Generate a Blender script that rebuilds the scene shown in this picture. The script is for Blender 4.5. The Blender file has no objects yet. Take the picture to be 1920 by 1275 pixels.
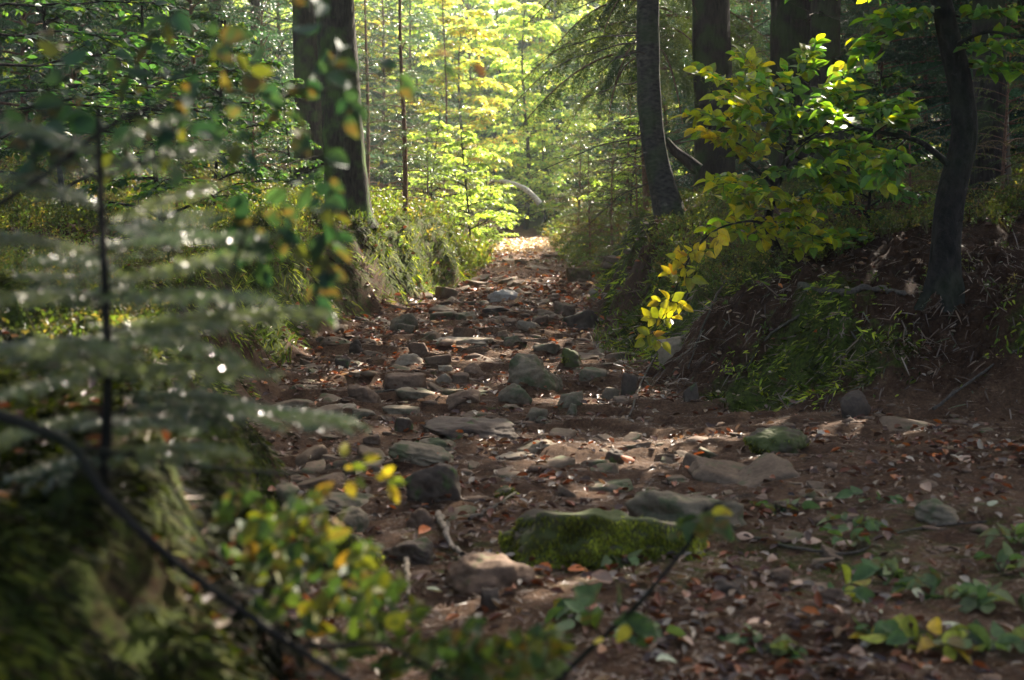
import bpy, math, random
import numpy as np
from mathutils import Vector
R = math.radians
rs = np.random.RandomState(7)
random.seed(7)
sc = bpy.context.scene
COL = sc.collection

# ------------------------------------------------------------------ camera, sky, sun, exposure
F, CX, CY = 2667.0, 960.0, 637.5
CAM = np.array([0.0, 0.0, 1.5])
TILT = math.atan(237.5 / F)
cam = bpy.data.cameras.new('camera')
cam.lens = 50.0; cam.sensor_width = 36.0; cam.clip_start = 0.1; cam.clip_end = 600
cam.dof.use_dof = True; cam.dof.focus_distance = 14.0; cam.dof.aperture_fstop = 2.5
cam_o = bpy.data.objects.new('camera', cam); COL.objects.link(cam_o)
cam_o.location = CAM; cam_o.rotation_euler = (R(90) - TILT, 0, 0)
sc.camera = cam_o
SUN_AZ, SUN_EL = R(29), R(38)            # azimuth to the right of the view direction
SUN = np.array([math.sin(SUN_AZ) * math.cos(SUN_EL), math.cos(SUN_AZ) * math.cos(SUN_EL), math.sin(SUN_EL)])
w = bpy.data.worlds.new('World'); sc.world = w; w.use_nodes = True
nt = w.node_tree; nt.nodes.clear()
sky = nt.nodes.new('ShaderNodeTexSky'); sky.sky_type = 'NISHITA'; sky.sun_disc = False
sky.air_density = .7; sky.dust_density = 5.0; sky.ozone_density = 0.0
sky.sun_elevation = SUN_EL; sky.sun_rotation = SUN_AZ
bg = nt.nodes.new('ShaderNodeBackground'); bg.inputs[1].default_value = 0.11
out = nt.nodes.new('ShaderNodeOutputWorld')
nt.links.new(sky.outputs[0], bg.inputs[0]); nt.links.new(bg.outputs[0], out.inputs[0])
sl = bpy.data.lights.new('sun', 'SUN'); sl.energy = 5.0; sl.angle = R(0.5); sl.color = (1.0, 0.90, 0.76)
so = bpy.data.objects.new('sun', sl); COL.objects.link(so)
so.rotation_euler = Vector(-SUN).to_track_quat('-Z', 'Y').to_euler()
sc.view_settings.view_transform = 'Standard'; sc.view_settings.look = 'None'
sc.view_settings.exposure = 2.12; sc.view_settings.gamma = 1.0
sc.cycles.max_bounces = 7; sc.cycles.diffuse_bounces = 4; sc.cycles.transmission_bounces = 4
sc.cycles.glossy_bounces = 2; sc.cycles.use_denoising = True
sc.cycles.sample_clamp_indirect = 6.0

# ------------------------------------------------------------------ pixel -> world
def ray(px, py):
    dx, dy = (px - CX) / F, (CY - py) / F
    c, s = math.cos(TILT), math.sin(TILT)
    return np.array([dx, c + dy * s, -s + dy * c])
def at(px, py, Y):
    d = ray(px, py); return CAM + d * (Y / d[1])
def path_at(pl, Y):
    """list of (px,py[,Y]) -> points"""
    return np.array([at(p[0], p[1], p[2] if len(p) > 2 else Y) for p in pl])

# ------------------------------------------------------------------ noise
def _hash(ix, iy, iz, seed):
    n = (ix * 374761393 + iy * 668265263 + iz * 2147483647 + seed * 974634777) & 0xffffffff
    n = ((n ^ (n >> 13)) * 1274126177) & 0xffffffff
    n = (n ^ (n >> 16)) & 0xffffffff
    return n.astype(np.float64) / 4294967295.0
def vnoise(x, y, z=0.0, seed=0):
    x = np.asarray(x, float); y = np.asarray(y, float); z = np.asarray(z, float) + 0 * x
    ix, iy, iz = np.floor(x).astype(np.int64), np.floor(y).astype(np.int64), np.floor(z).astype(np.int64)
    fx, fy, fz = x - ix, y - iy, z - iz
    fx, fy, fz = [f * f * (3 - 2 * f) for f in (fx, fy, fz)]
    r = 0
    for a in (0, 1):
        for b in (0, 1):
            for c in (0, 1):
                wgt = (fx if a else 1 - fx) * (fy if b else 1 - fy) * (fz if c else 1 - fz)
                r = r + wgt * _hash(ix + a, iy + b, iz + c, seed)
    return r * 2 - 1
def fbm(x, y, z=0.0, oct=4, seed=0, gain=0.5):
    r, a, f = 0, 1.0, 1.0
    for k in range(oct):
        r = r + a * vnoise(np.asarray(x) * f, np.asarray(y) * f, np.asarray(z) * f, seed + k)
        a *= gain; f *= 2.03
    return r
def smooth(t):
    t = np.clip(t, 0, 1); return t * t * (3 - 2 * t)

# ------------------------------------------------------------------ terrain
LF = np.array([(-.25, -4), (-.3, 1), (-.42, 3), (-.60, 4.6), (-1.1, 7), (-1.75, 10), (-2.0, 12.5), (-2.1, 16), (-1.95, 18), (-1.65, 20),
               (-1.15, 22.5), (-.62, 25), (-.55, 30), (-.55, 36), (-.50, 41), (-.9, 46), (-2.2, 52), (-5, 60), (-9, 66), (-20, 80), (-40, 220)])
RF = np.array([(8, -4), (7, 2), (6, 7), (3.8, 9.5), (2.5, 9.95), (1.5, 10.4), (1.05, 12), (.82, 16), (.92, 20), (1.2, 22.5), (1.45, 25),
               (1.2, 28), (1.1, 31), (1.02, 40), (1.0, 44), (.2, 52), (-2, 60), (-5, 66), (-15, 80), (-30, 220)])
def polydist(x, y, P):
    d = np.full(np.shape(x), 1e9)
    for a, b in zip(P[:-1], P[1:]):
        ab = b - a
        t = np.clip(((x - a[0]) * ab[0] + (y - a[1]) * ab[1]) / (ab @ ab), 0, 1)
        d = np.minimum(d, np.hypot(x - a[0] - t * ab[0], y - a[1] - t * ab[1]))
    return d
def base_h(x, y):
    x = np.asarray(x, float); y = np.asarray(y, float)
    z = np.interp(y, [-4, 3, 15, 40, 46, 60, 100, 220], [0, 0, 0, .525, .72, 1.25, 3.5, 9])
    dl = polydist(x, y, LF) * np.where(x < np.interp(y, LF[:, 1], LF[:, 0]), 1, -1)
    dr = polydist(x, y, RF) * np.where(x > np.interp(y, RF[:, 1], RF[:, 0]), 1, -1)
    HL = np.interp(y, [0, 3, 5, 9, 14, 22, 30, 40, 50], [.9, .9, .9, 1.0, 1.15, 1.2, 1.15, .75, .8])
    WL = np.interp(y, [0, 4, 8, 14, 22, 30, 45], [.55, .6, .9, 1.0, .95, 1.1, 1.3])
    HR = np.interp(y, [0, 8, 11, 16, 20, 26, 32, 42, 50], [.9, .95, 1.0, 1.28, 1.35, 1.15, .95, .65, .8])
    WR = np.interp(y, [0, 8, 11, 14, 18, 24, 32, 45], [1.4, 1.3, 1.5, 1.3, 1.15, 1.1, 1.3, 1.5])
    wob = fbm(x * .9, y * .9, seed=31, oct=3) * .22
    bl = HL * smooth((dl + wob) / WL) + .17 * np.clip(dl - WL, 0, 60) * np.interp(y, [0, 8, 20], [.3, .6, 1])
    br = HR * smooth((dr + wob) / WR) + .13 * np.clip(dr - WR, 0, 60)
    z = z + np.where(dl > -.4, bl, 0) + np.where(dr > -.4, br, 0)
    z = z + .07 * np.clip(x - .6, 0, 3) * np.clip((11 - y) / 3, 0, 1)
    return z, np.maximum(dl, dr), dl, dr
def H(x, y, full=True):
    z, d, dl, dr = base_h(x, y)
    bank = smooth(d / .5)
    z = z + fbm(x * .8, y * .8, seed=3, oct=3) * (.05 + .05 * bank)
    if full:
        z = z + fbm(x * 3.1, y * 3.1, seed=9, oct=3) * (.022 + .05 * bank)
        z = z + bank * (.05 * fbm(x * 8, y * 8, seed=19, oct=2) + .07 * np.abs(fbm(x * 5, y * 5, seed=20, oct=3)) * (d < 2.5) + .018 * fbm(x * 22, y * 22, seed=27, oct=2) - .10 * np.abs(fbm(x * 1.7, y * 2.6, seed=21, oct=2)))
        # low rock ledges across the path
        lg = y * 1.15 + x * .25 + fbm(x * .7, y * .7, seed=5, oct=2) * .9
        st = lg - np.floor(lg)
        z = z + (1 - bank) * (.075 * smooth(st / .12) - .075 * st) * np.clip((y - 5) / 6, 0, 1)
        z = z + fbm(x * 14, y * 14, seed=17, oct=2) * .007
    return z
def Hs(x, y): return float(H(np.array([x]), np.array([y]))[0])
def gnd(px, py, lo=1.5, hi=80):
    d = ray(px, py); d = d / d[1]
    Y = np.geomspace(lo, hi, 1500)
    P = CAM[None] + d[None] * Y[:, None]
    under = P[:, 2] < H(P[:, 0], P[:, 1])
    k = int(np.argmax(under)) if under.any() else len(Y) - 1
    return P[k]

# ------------------------------------------------------------------ mesh builder
class MB:
    def __init__(s): s.V = []; s.F = {3: [], 4: []}; s.C = []; s.n = 0
    def add(s, V, Fc, C=(.5, .5, .5)):
        V = np.asarray(V, float).reshape(-1, 3); Fc = np.asarray(Fc, np.int64)
        if not len(V) or not len(Fc): return
        C = np.asarray(C, float)
        if C.ndim == 1: C = np.broadcast_to(C, (len(V), 3))
        s.V.append(V); s.C.append(C); s.F[Fc.shape[1]].append(Fc + s.n); s.n += len(V)
    def mesh(s, name, origin=(0, 0, 0), smooth_shade=False, keep=None):
        me = bpy.data.meshes.new(name)
        V = np.concatenate(s.V) - np.asarray(origin, float); C = np.concatenate(s.C)
        f3 = np.concatenate(s.F[3]) if s.F[3] else np.zeros((0, 3), np.int64)
        f4 = np.concatenate(s.F[4]) if s.F[4] else np.zeros((0, 4), np.int64)
        loops = np.concatenate([f3.ravel(), f4.ravel()]).astype(np.int32)
        tot = np.concatenate([np.full(len(f3), 3), np.full(len(f4), 4)]).astype(np.int32)
        st = np.concatenate([[0], np.cumsum(tot)[:-1]]).astype(np.int32)
        me.vertices.add(len(V)); me.vertices.foreach_set('co', V.astype(np.float32).ravel())
        me.loops.add(len(loops)); me.loops.foreach_set('vertex_index', loops)
        me.polygons.add(len(tot)); me.polygons.foreach_set('loop_start', st); me.polygons.foreach_set('loop_total', tot)
        if smooth_shade: me.polygons.foreach_set('use_smooth', np.ones(len(tot), bool))
        ca = me.color_attributes.new('tint', 'FLOAT_COLOR', 'POINT')
        ca.data.foreach_set('color', np.concatenate([C, np.ones((len(C), 1))], 1).astype(np.float32).ravel())
        me.update(calc_edges=True); me.validate()
        return me
    def build(s, name, mat, parent=None, origin=None, smooth_shade=False):
        if s.n == 0: return None
        if origin is None: origin = tuple(parent.location) if parent is not None and parent.parent is None else (tuple(parent.parent.location) if parent is not None else (0, 0, 0))
        me = s.mesh(name, origin, smooth_shade)
        me.materials.append(mat)
        o = bpy.data.objects.new(name, me); COL.objects.link(o)
        if parent is not None: o.parent = parent
        else: o.location = origin
        return o
def tag(o, label=None, cat=None, group=None, kind=None):
    if label: o['label'] = label
    if cat: o['category'] = cat
    if group: o['group'] = group
    if kind: o['kind'] = kind
    return o
def empty(name, loc):
    o = bpy.data.objects.new(name, None); COL.objects.link(o); o.location = [float(v) for v in loc]
    o.empty_display_size = .2
    return o
def nrm(v): return v / np.maximum(np.linalg.norm(v, axis=-1, keepdims=True), 1e-9)
def tube(mb, P, rad, n=8, col=(.5, .5, .5), lump=0.0, seed=0, ang_lump=None):
    P = np.asarray(P, float); k = len(P); rad = np.broadcast_to(np.asarray(rad, float), (k,))
    T = nrm(np.gradient(P, axis=0))
    ref = np.array([0, 0, 1.0]) if abs(T[0][2]) < .9 else np.array([1.0, 0, 0])
    U = np.zeros_like(P); u = nrm(np.cross(T[0], ref))
    for i in range(k):
        u = nrm(u - T[i] * (u @ T[i])); U[i] = u
    W = np.cross(T, U)
    a = np.linspace(0, 2 * math.pi, n, endpoint=False)
    rr = rad[:, None] * np.ones(n)
    if ang_lump is not None: rr = rr * ang_lump(a, np.linspace(0, 1, k))
    V = P[:, None] + rr[..., None] * (np.cos(a)[None, :, None] * U[:, None] + np.sin(a)[None, :, None] * W[:, None])
    if lump: V = V + lump * rad[:, None, None] * vnoise(V[..., 0] * 5 / max(rad[0], .02) * .12, V[..., 1] * 5 / max(rad[0], .02) * .12, V[..., 2] * 3, seed)[..., None] * (V - P[:, None]) / np.maximum(rr[..., None], 1e-6)
    i = np.arange(k - 1)[:, None] * n; j = np.arange(n)[None]; j2 = (j + 1) % n
    Fc = np.stack([i + j, i + j2, i + n + j2, i + n + j], -1).reshape(-1, 4)
    mb.add(V.reshape(-1, 3), Fc, col)
def curve(pts, n):
    """Catmull-Rom resample"""
    P = np.asarray(pts, float); Q = np.vstack([2 * P[0] - P[1], P, 2 * P[-1] - P[-2]])
    t = np.linspace(0, len(P) - 1 - 1e-6, n); i = t.astype(int); f = (t - i)[:, None]
    a, b, c, d = Q[i], Q[i + 1], Q[i + 2], Q[i + 3]
    return .5 * (2 * b + (c - a) * f + (2 * a - 5 * b + 4 * c - d) * f ** 2 + (3 * b - a - 3 * c + d) * f ** 3)

# leaf templates: (along, across, up)
def _oval(st, hw, fold=.10, bend=-.18):
    V = []; 
    for t, h in zip(st, hw):
        z = bend * t * t
        V += [(t, -h, z + fold * h * 2), (t, 0, z), (t, h, z + fold * h * 2)]
    Fc = []
    for i in range(len(st) - 1):
        a = i * 3
        Fc += [(a, a + 1, a + 4, a + 3), (a + 1, a + 2, a + 5, a + 4)]
    return np.array(V), np.array(Fc)
LEAF_HI = _oval([0, .15, .35, .6, .82, 1], [.03, .34, .5, .46, .27, .01])
LEAF_VAR = [LEAF_HI, _oval([0, .12, .32, .58, .8, 1], [.02, .28, .5, .5, .3, .01], .22, -.35), _oval([0, .18, .4, .62, .85, 1], [.03, .38, .48, .40, .2, .01], -.05, .15), _oval([0, .15, .3, .55, .82, .96], [.02, .3, .42, .46, .3, .06], .3, -.05)]
LEAF_MID = _oval([0, .35, .75, 1], [.04, .5, .36, .02])
LEAF_LO = (np.array([(0, 0, 0), (.45, -.5, .08), (1, 0, -.1), (.45, .5, .08)]), np.array([(0, 1, 2), (0, 2, 3)]))
NEEDLE = (np.array([(0, -.5, 0), (0, .5, 0), (1, 0, 0)]), np.array([(0, 1, 2)]))
STRIP = (np.array([(0, -.5, 0), (0, .5, 0), (.5, .6, -.03), (.5, -.6, -.03), (1, .08, -.12), (1, -.08, -.12)]), np.array([(0, 1, 2, 3), (3, 2, 4, 5)]))
def leaves(mb, O, D, N, L, W, tpl, C):
    """place one template per row"""
    O = np.asarray(O, float); m = len(O)
    if m == 0: return
    D = nrm(np.asarray(D, float)); N = np.asarray(N, float); S = nrm(np.cross(N, D)); N = np.cross(D, S)
    L = np.broadcast_to(np.asarray(L, float), (m,)); W = np.broadcast_to(np.asarray(W, float), (m,))
    tv, tf = tpl; k = len(tv)
    V = O[:, None] + tv[None, :, 0, None] * (L[:, None] * D)[:, None] + tv[None, :, 1, None] * (W[:, None] * S)[:, None] + tv[None, :, 2, None] * (L[:, None] * N)[:, None]
    Fc = tf[None] + (np.arange(m) * k)[:, None, None]
    C = np.asarray(C, float)
    if C.ndim == 2 and len(C) == m: C = np.repeat(C, k, 0)
    mb.add(V.reshape(-1, 3), Fc.reshape(-1, tf.shape[1]), C)
def rv(m, s=1.0): return rs.normal(0, s, (m, 3))
def palette(m, cols, wts, var=.22):
    cols = np.array(cols, float); i = rs.choice(len(cols), m, p=np.array(wts) / np.sum(wts))
    return cols[i] * np.clip(1 + rs.normal(0, var, (m, 1)), .4, 1.8)

# ------------------------------------------------------------------ materials
def newmat(name):
    m = bpy.data.materials.new(name); m.use_nodes = True; m.node_tree.nodes.clear()
    return m, m.node_tree.nodes, m.node_tree.links
def nd(N, t, **kw):
    n = N.new(t)
    for k, v in kw.items():
        if k.startswith('i'): n.inputs[int(k[1:])].default_value = v
        else: setattr(n, k, v)
    return n
def leaf_mat(name, trans=.45, gain=(1.7, 1.75, .8), rough=.42, spec=.5):
    m, N, L = newmat(name)
    at_ = nd(N, 'ShaderNodeAttribute', attribute_name='tint')
    p = N.new('ShaderNodeBsdfPrincipled'); p.inputs['Roughness'].default_value = rough; p.inputs['Specular IOR Level'].default_value = spec
    t = N.new('ShaderNodeBsdfTranslucent'); mul = nd(N, 'ShaderNodeMix', data_type='RGBA', blend_type='MULTIPLY')
    mul.inputs[0].default_value = 1; mul.inputs[7].default_value = (*gain, 1)
    tc = N.new('ShaderNodeTexCoord'); no = N.new('ShaderNodeTexNoise'); no.inputs['Scale'].default_value = 60; no.inputs['Detail'].default_value = 3
    mp = nd(N, 'ShaderNodeMapRange'); mp.inputs[3].default_value = .65; mp.inputs[4].default_value = 1.35
    m2 = nd(N, 'ShaderNodeMix', data_type='RGBA', blend_type='MULTIPLY'); m2.inputs[0].default_value = 1
    L.new(tc.outputs['Object'], no.inputs['Vector']); L.new(no.outputs[0], mp.inputs[0])
    L.new(at_.outputs['Color'], m2.inputs[6]); L.new(mp.outputs[0], m2.inputs[7])
    L.new(m2.outputs[2], p.inputs['Base Color']); L.new(m2.outputs[2], mul.inputs[6]); L.new(mul.outputs[2], t.inputs['Color'])
    mx = nd(N, 'ShaderNodeMixShader'); mx.inputs[0].default_value = trans
    o = N.new('ShaderNodeOutputMaterial')
    L.new(p.outputs[0], mx.inputs[1]); L.new(t.outputs[0], mx.inputs[2]); L.new(mx.outputs[0], o.inputs[0])
    return m
M_leaf = leaf_mat('broad_leaf', .55, (1.9, 1.95, .7))
M_leaf_near = leaf_mat('matte_leaf', .4, (1.5, 1.6, .8), .6, .25)  # leaf with less gloss and translucency
M_needle = leaf_mat('spruce_needle', .3, (1.5, 1.6, .8), .27, .8)
M_needle_near = leaf_mat('glossy_needle', .25, (4.0, 3.2, 2.2), .42, 1.0)
for _n in M_needle_near.node_tree.nodes:
    if _n.type == 'BSDF_PRINCIPLED': _n.inputs['Coat Weight'].default_value = .7; _n.inputs['Coat Roughness'].default_value = .2; _n.inputs['Coat IOR'].default_value = 1.65; _n.inputs['Coat Tint'].default_value = (1, .93, .82, 1)
M_litter = leaf_mat('dry_leaf', .15, (1.3, 1.0, .7), .45, .45)
M_moss = leaf_mat('moss_strand', .3, (1.4, 1.5, .7), .8, .15)
def bark_mat(name, c1, c2, scale=(9, 9, 2.2), bump=.5, green=0.0, dist=.03, gcol=(.05, .085, .02)):
    m, N, L = newmat(name)
    tc = N.new('ShaderNodeTexCoord'); mpg = N.new('ShaderNodeMapping'); mpg.inputs['Scale'].default_value = scale
    no = N.new('ShaderNodeTexNoise'); no.inputs['Scale'].default_value = 3; no.inputs['Detail'].default_value = 7; no.inputs['Roughness'].default_value = .65
    vo = N.new('ShaderNodeTexVoronoi'); vo.inputs['Scale'].default_value = 3.2
    L.new(tc.outputs['Object'], mpg.inputs['Vector']); L.new(mpg.outputs[0], no.inputs['Vector']); L.new(mpg.outputs[0], vo.inputs['Vector'])
    add = nd(N, 'ShaderNodeMath', operation='MULTIPLY'); L.new(no.outputs[0], add.inputs[0]); L.new(vo.outputs[0], add.inputs[1])
    ad2 = nd(N, 'ShaderNodeMath', operation='ADD'); L.new(add.outputs[0], ad2.inputs[0]); L.new(no.outputs[0], ad2.inputs[1])
    cr = N.new('ShaderNodeValToRGB'); cr.color_ramp.elements[0].position = .35; cr.color_ramp.elements[0].color = (*c1, 1)
    cr.color_ramp.elements[1].position = .95; cr.color_ramp.elements[1].color = (*c2, 1)
    L.new(ad2.outputs[0], cr.inputs[0])
    n2 = N.new('ShaderNodeTexNoise'); n2.inputs['Scale'].default_value = 2.5; n2.inputs['Detail'].default_value = 5
    L.new(tc.outputs['Object'], n2.inputs['Vector'])
    mr = nd(N, 'ShaderNodeMapRange'); mr.inputs[1].default_value = .48; mr.inputs[2].default_value = .62; mr.inputs[4].default_value = green
    L.new(n2.outputs[0], mr.inputs[0])
    mx = nd(N, 'ShaderNodeMix', data_type='RGBA'); mx.inputs[7].default_value = (*gcol, 1)
    L.new(mr.outputs[0], mx.inputs[0]); L.new(cr.outputs[0], mx.inputs[6])
    bp = N.new('ShaderNodeBump'); bp.inputs['Strength'].default_value = bump; bp.inputs['Distance'].default_value = dist
    L.new(ad2.outputs[0], bp.inputs['Height'])
    p = N.new('ShaderNodeBsdfPrincipled'); p.inputs['Roughness'].default_value = .85; p.inputs['Specular IOR Level'].default_value = .12
    L.new(mx.outputs[2], p.inputs['Base Color']); L.new(bp.outputs[0], p.inputs['Normal'])
    o = N.new('ShaderNodeOutputMaterial'); L.new(p.outputs[0], o.inputs[0])
    return m
M_bark = bark_mat('spruce_bark', (.010, .008, .006), (.052, .040, .030), green=.6)
M_bark_moss = bark_mat('mossy_spruce_bark', (.010, .009, .006), (.05, .042, .028), green=.95, gcol=(.07, .12, .025))
M_bark_red = bark_mat('young_spruce_bark', (.06, .03, .02), (.20, .11, .07), (14, 14, 6))
M_bark_grey = bark_mat('smooth_grey_bark', (.016, .014, .011), (.075, .066, .052), (4, 4, 9), .35, .4)
M_bark_dark = bark_mat('beech_bark', (.006, .005, .004), (.030, .026, .020), (5, 5, 3), .8, .12)
M_twig = bark_mat('twig_bark', (.03, .022, .016), (.10, .08, .06), (20, 20, 20), .2, .2)
M_birch = bark_mat('birch_bark', (.06, .05, .045), (.75, .72, .66), (6, 6, 16), .2, .0)
M_wood = bark_mat('weathered_wood', (.11, .08, .05), (.36, .29, .21), (20, 20, 3), .4, .1)

def ground_mat():
    m, N, L = newmat('forest_soil')
    tc = N.new('ShaderNodeTexCoord'); at_ = nd(N, 'ShaderNodeAttribute', attribute_name='tint')
    sep = N.new('ShaderNodeSeparateColor'); L.new(at_.outputs['Color'], sep.inputs[0])
    def noise(s, d=6, r=.6):
        n = N.new('ShaderNodeTexNoise'); n.inputs['Scale'].default_value = s; n.inputs['Detail'].default_value = d; n.inputs['Roughness'].default_value = r
        L.new(tc.outputs['Object'], n.inputs['Vector']); return n
    n1, n2, n3 = noise(3.2), noise(34, 8, .8), noise(9, 6, .65)
    cr = N.new('ShaderNodeValToRGB'); e = cr.color_ramp.elements
    e[0].position = .36; e[0].color = (.028, .013, .007, 1); e[1].position = .68; e[1].color = (.26, .155, .083, 1)
    k = e.new(.5); k.color = (.11, .057, .029, 1)
    mixn = nd(N, 'ShaderNodeMix', data_type='FLOAT'); mixn.inputs[0].default_value = .62
    L.new(n1.outputs[0], mixn.inputs[2]); L.new(n2.outputs[0], mixn.inputs[3]); L.new(mixn.outputs[0], cr.inputs[0])
    # dark humus on banks (G)
    dk = nd(N, 'ShaderNodeMix', data_type='RGBA', blend_type='MULTIPLY'); dk.inputs[7].default_value = (.34, .27, .22, 1)
    L.new(sep.outputs[1], dk.inputs[0]); L.new(cr.outputs[0], dk.inputs[6])
    # moss (R) broken by noise
    sm = nd(N, 'ShaderNodeMath', operation='ADD'); L.new(sep.outputs[0], sm.inputs[0]); L.new(n3.outputs[0], sm.inputs[1])
    mr = nd(N, 'ShaderNodeMapRange'); mr.inputs[1].default_value = .86; mr.inputs[2].default_value = 1.08
    L.new(sm.outputs[0], mr.inputs[0])
    mc = N.new('ShaderNodeValToRGB'); mc.color_ramp.elements[0].color = (.014, .022, .006, 1); mc.color_ramp.elements[1].color = (.13, .17, .018, 1)
    mc.color_ramp.elements[0].position = .35; mc.color_ramp.elements[1].position = .7
    L.new(n2.outputs[0], mc.inputs[0])
    mx = nd(N, 'ShaderNodeMix', data_type='RGBA'); L.new(mr.outputs[0], mx.inputs[0]); L.new(dk.outputs[2], mx.inputs[6]); L.new(mc.outputs[0], mx.inputs[7])
    bp = N.new('ShaderNodeBump'); bp.inputs['Strength'].default_value = 1.0; bp.inputs['Distance'].default_value = .05
    L.new(n2.outputs[0], bp.inputs['Height'])
    p = N.new('ShaderNodeBsdfPrincipled'); p.inputs['Roughness'].default_value = .85; p.inputs['Specular IOR Level'].default_value = .12
    L.new(mx.outputs[2], p.inputs['Base Color']); L.new(bp.outputs[0], p.inputs['Normal'])
    o = N.new('ShaderNodeOutputMaterial'); L.new(p.outputs[0], o.inputs[0]); return m
M_ground = ground_mat()
def stone_mat(name, c1, c2, moss=.3, mosscol=(.055, .085, .02)):
    m, N, L = newmat(name)
    tc = N.new('ShaderNodeTexCoord'); ge = N.new('ShaderNodeNewGeometry')
    def noise(s, d=6, r=.65):
        n = N.new('ShaderNodeTexNoise'); n.inputs['Scale'].default_value = s; n.inputs['Detail'].default_value = d; n.inputs['Roughness'].default_value = r
        L.new(ge.outputs['Position'], n.inputs['Vector']); return n
    n1, n2, n3 = noise(7), noise(45), noise(5.5)
    mi = nd(N, 'ShaderNodeMix', data_type='FLOAT'); mi.inputs[0].default_value = .4
    L.new(n1.outputs[0], mi.inputs[2]); L.new(n2.outputs[0], mi.inputs[3])
    cr = N.new('ShaderNodeValToRGB'); cr.color_ramp.elements[0].position = .32; cr.color_ramp.elements[0].color = (*c1, 1)
    cr.color_ramp.elements[1].position = .68; cr.color_ramp.elements[1].color = (*c2, 1); L.new(mi.outputs[0], cr.inputs[0])
    mr = nd(N, 'ShaderNodeMapRange'); mr.inputs[1].default_value = .62 - moss * .3; mr.inputs[2].default_value = .72 - moss * .3
    L.new(n3.outputs[0], mr.inputs[0])
    mx = nd(N, 'ShaderNodeMix', data_type='RGBA'); mx.inputs[7].default_value = (*mosscol, 1)
    L.new(mr.outputs[0], mx.inputs[0]); L.new(cr.outputs[0], mx.inputs[6])
    bp = N.new('ShaderNodeBump'); bp.inputs['Strength'].default_value = .6; bp.inputs['Distance'].default_value = .015
    L.new(mi.outputs[0], bp.inputs['Height'])
    p = N.new('ShaderNodeBsdfPrincipled'); p.inputs['Roughness'].default_value = .8; p.inputs['Specular IOR Level'].default_value = .2
    L.new(mx.outputs[2], p.inputs['Base Color']); L.new(bp.outputs[0], p.inputs['Normal'])
    o = N.new('ShaderNodeOutputMaterial'); L.new(p.outputs[0], o.inputs[0]); return m
M_st = {'g': stone_mat('grey_green_sandstone', (.072, .053, .030), (.22, .170, .105), .4, (.075, .082, .035)),
        'b': stone_mat('brown_sandstone', (.065, .038, .022), (.21, .132, .08), .12),
        'l': stone_mat('pale_sandstone', (.15, .115, .075), (.36, .285, .19), .15),
        'd': stone_mat('dark_stone', (.032, .022, .015), (.11, .078, .052), .2),  # a darker stone colour, as rough as the others
        'm': stone_mat('mossy_stone', (.04, .030, .018), (.115, .085, .055), .7, (.065, .075, .02)),
        'e': stone_mat('earthy_stone', (.055, .034, .019), (.21, .142, .086), .3, (.08, .085, .035)),
      'w': stone_mat('whitish_stone', (.26, .235, .20), (.62, .57, .50), .0)}

# ------------------------------------------------------------------ ground sheet
def moss_mask(x, y, dl, dr):
    z = fbm(x * .55, y * .55, seed=71, oct=3)
    left = smooth((dl + .05) / .35) * (1 - smooth((dl - np.interp(y, [3, 8], [3.5, 1.6])) / .8)) * np.clip(.95 + .3 * z, .6, 1)
    right = smooth((dr - .05) / .4) * (1 - smooth((dr - 1.2) / .7)) * (.55 + .9 * fbm(x * .9, y * .9, seed=77, oct=3) + .3 * smooth((y - 12) / 4) + .25 * smooth((y - 10.5) / 2) * (x < 2.6))
    left = np.maximum(left, smooth((dl + .1) / .3) * (y < 7.5) * (.75 + .4 * vnoise(x * 3, y * 3, seed=73)))
    return np.clip(np.maximum(left, right), 0, 1)
def build_ground():
    r = np.concatenate([np.linspace(.6, 2.4, 24, endpoint=False) , np.geomspace(2.4 + .0, 52, 820, endpoint=False), np.geomspace(52, 220, 40)])
    u = np.concatenate([-np.geomspace(.42, 3.2, 50)[::-1], np.linspace(-.42, .42, 560)[1:-1], np.geomspace(.42, 3.2, 50)])
    y = (r - 2.5)[:, None] + 0 * u[None]; x = r[:, None] * u[None]
    z = np.empty_like(x)
    zb, d, dl, dr = base_h(x, y)
    z = H(x, y)
    V = np.stack([x, y, z], -1).reshape(-1, 3)
    a, b = x.shape
    i = np.arange(a - 1)[:, None] * b; j = np.arange(b - 1)[None]
    Fc = np.stack([i + j, i + j + 1, i + b + j + 1, i + b + j], -1).reshape(-1, 4)
    ms = moss_mask(x, y, dl, dr) * .62
    ms = np.maximum(ms, .26 + .2 * fbm(x * .5, y * .5, seed=12, oct=3) * (y < 12) * (x > -.5))
    hum = smooth((d - .1) / .6) * (.75 + .25 * fbm(x, y, seed=8, oct=2))
    C = np.stack([ms, np.clip(hum, 0, 1), 0 * ms], -1).reshape(-1, 3)
    mb = MB(); mb.add(V, Fc, C)
    o = mb.build('ground', M_ground, smooth_shade=True); tag(o, kind='structure')
    o['label'] = 'sunken dirt track between mossy earth banks'
build_ground()

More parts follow.
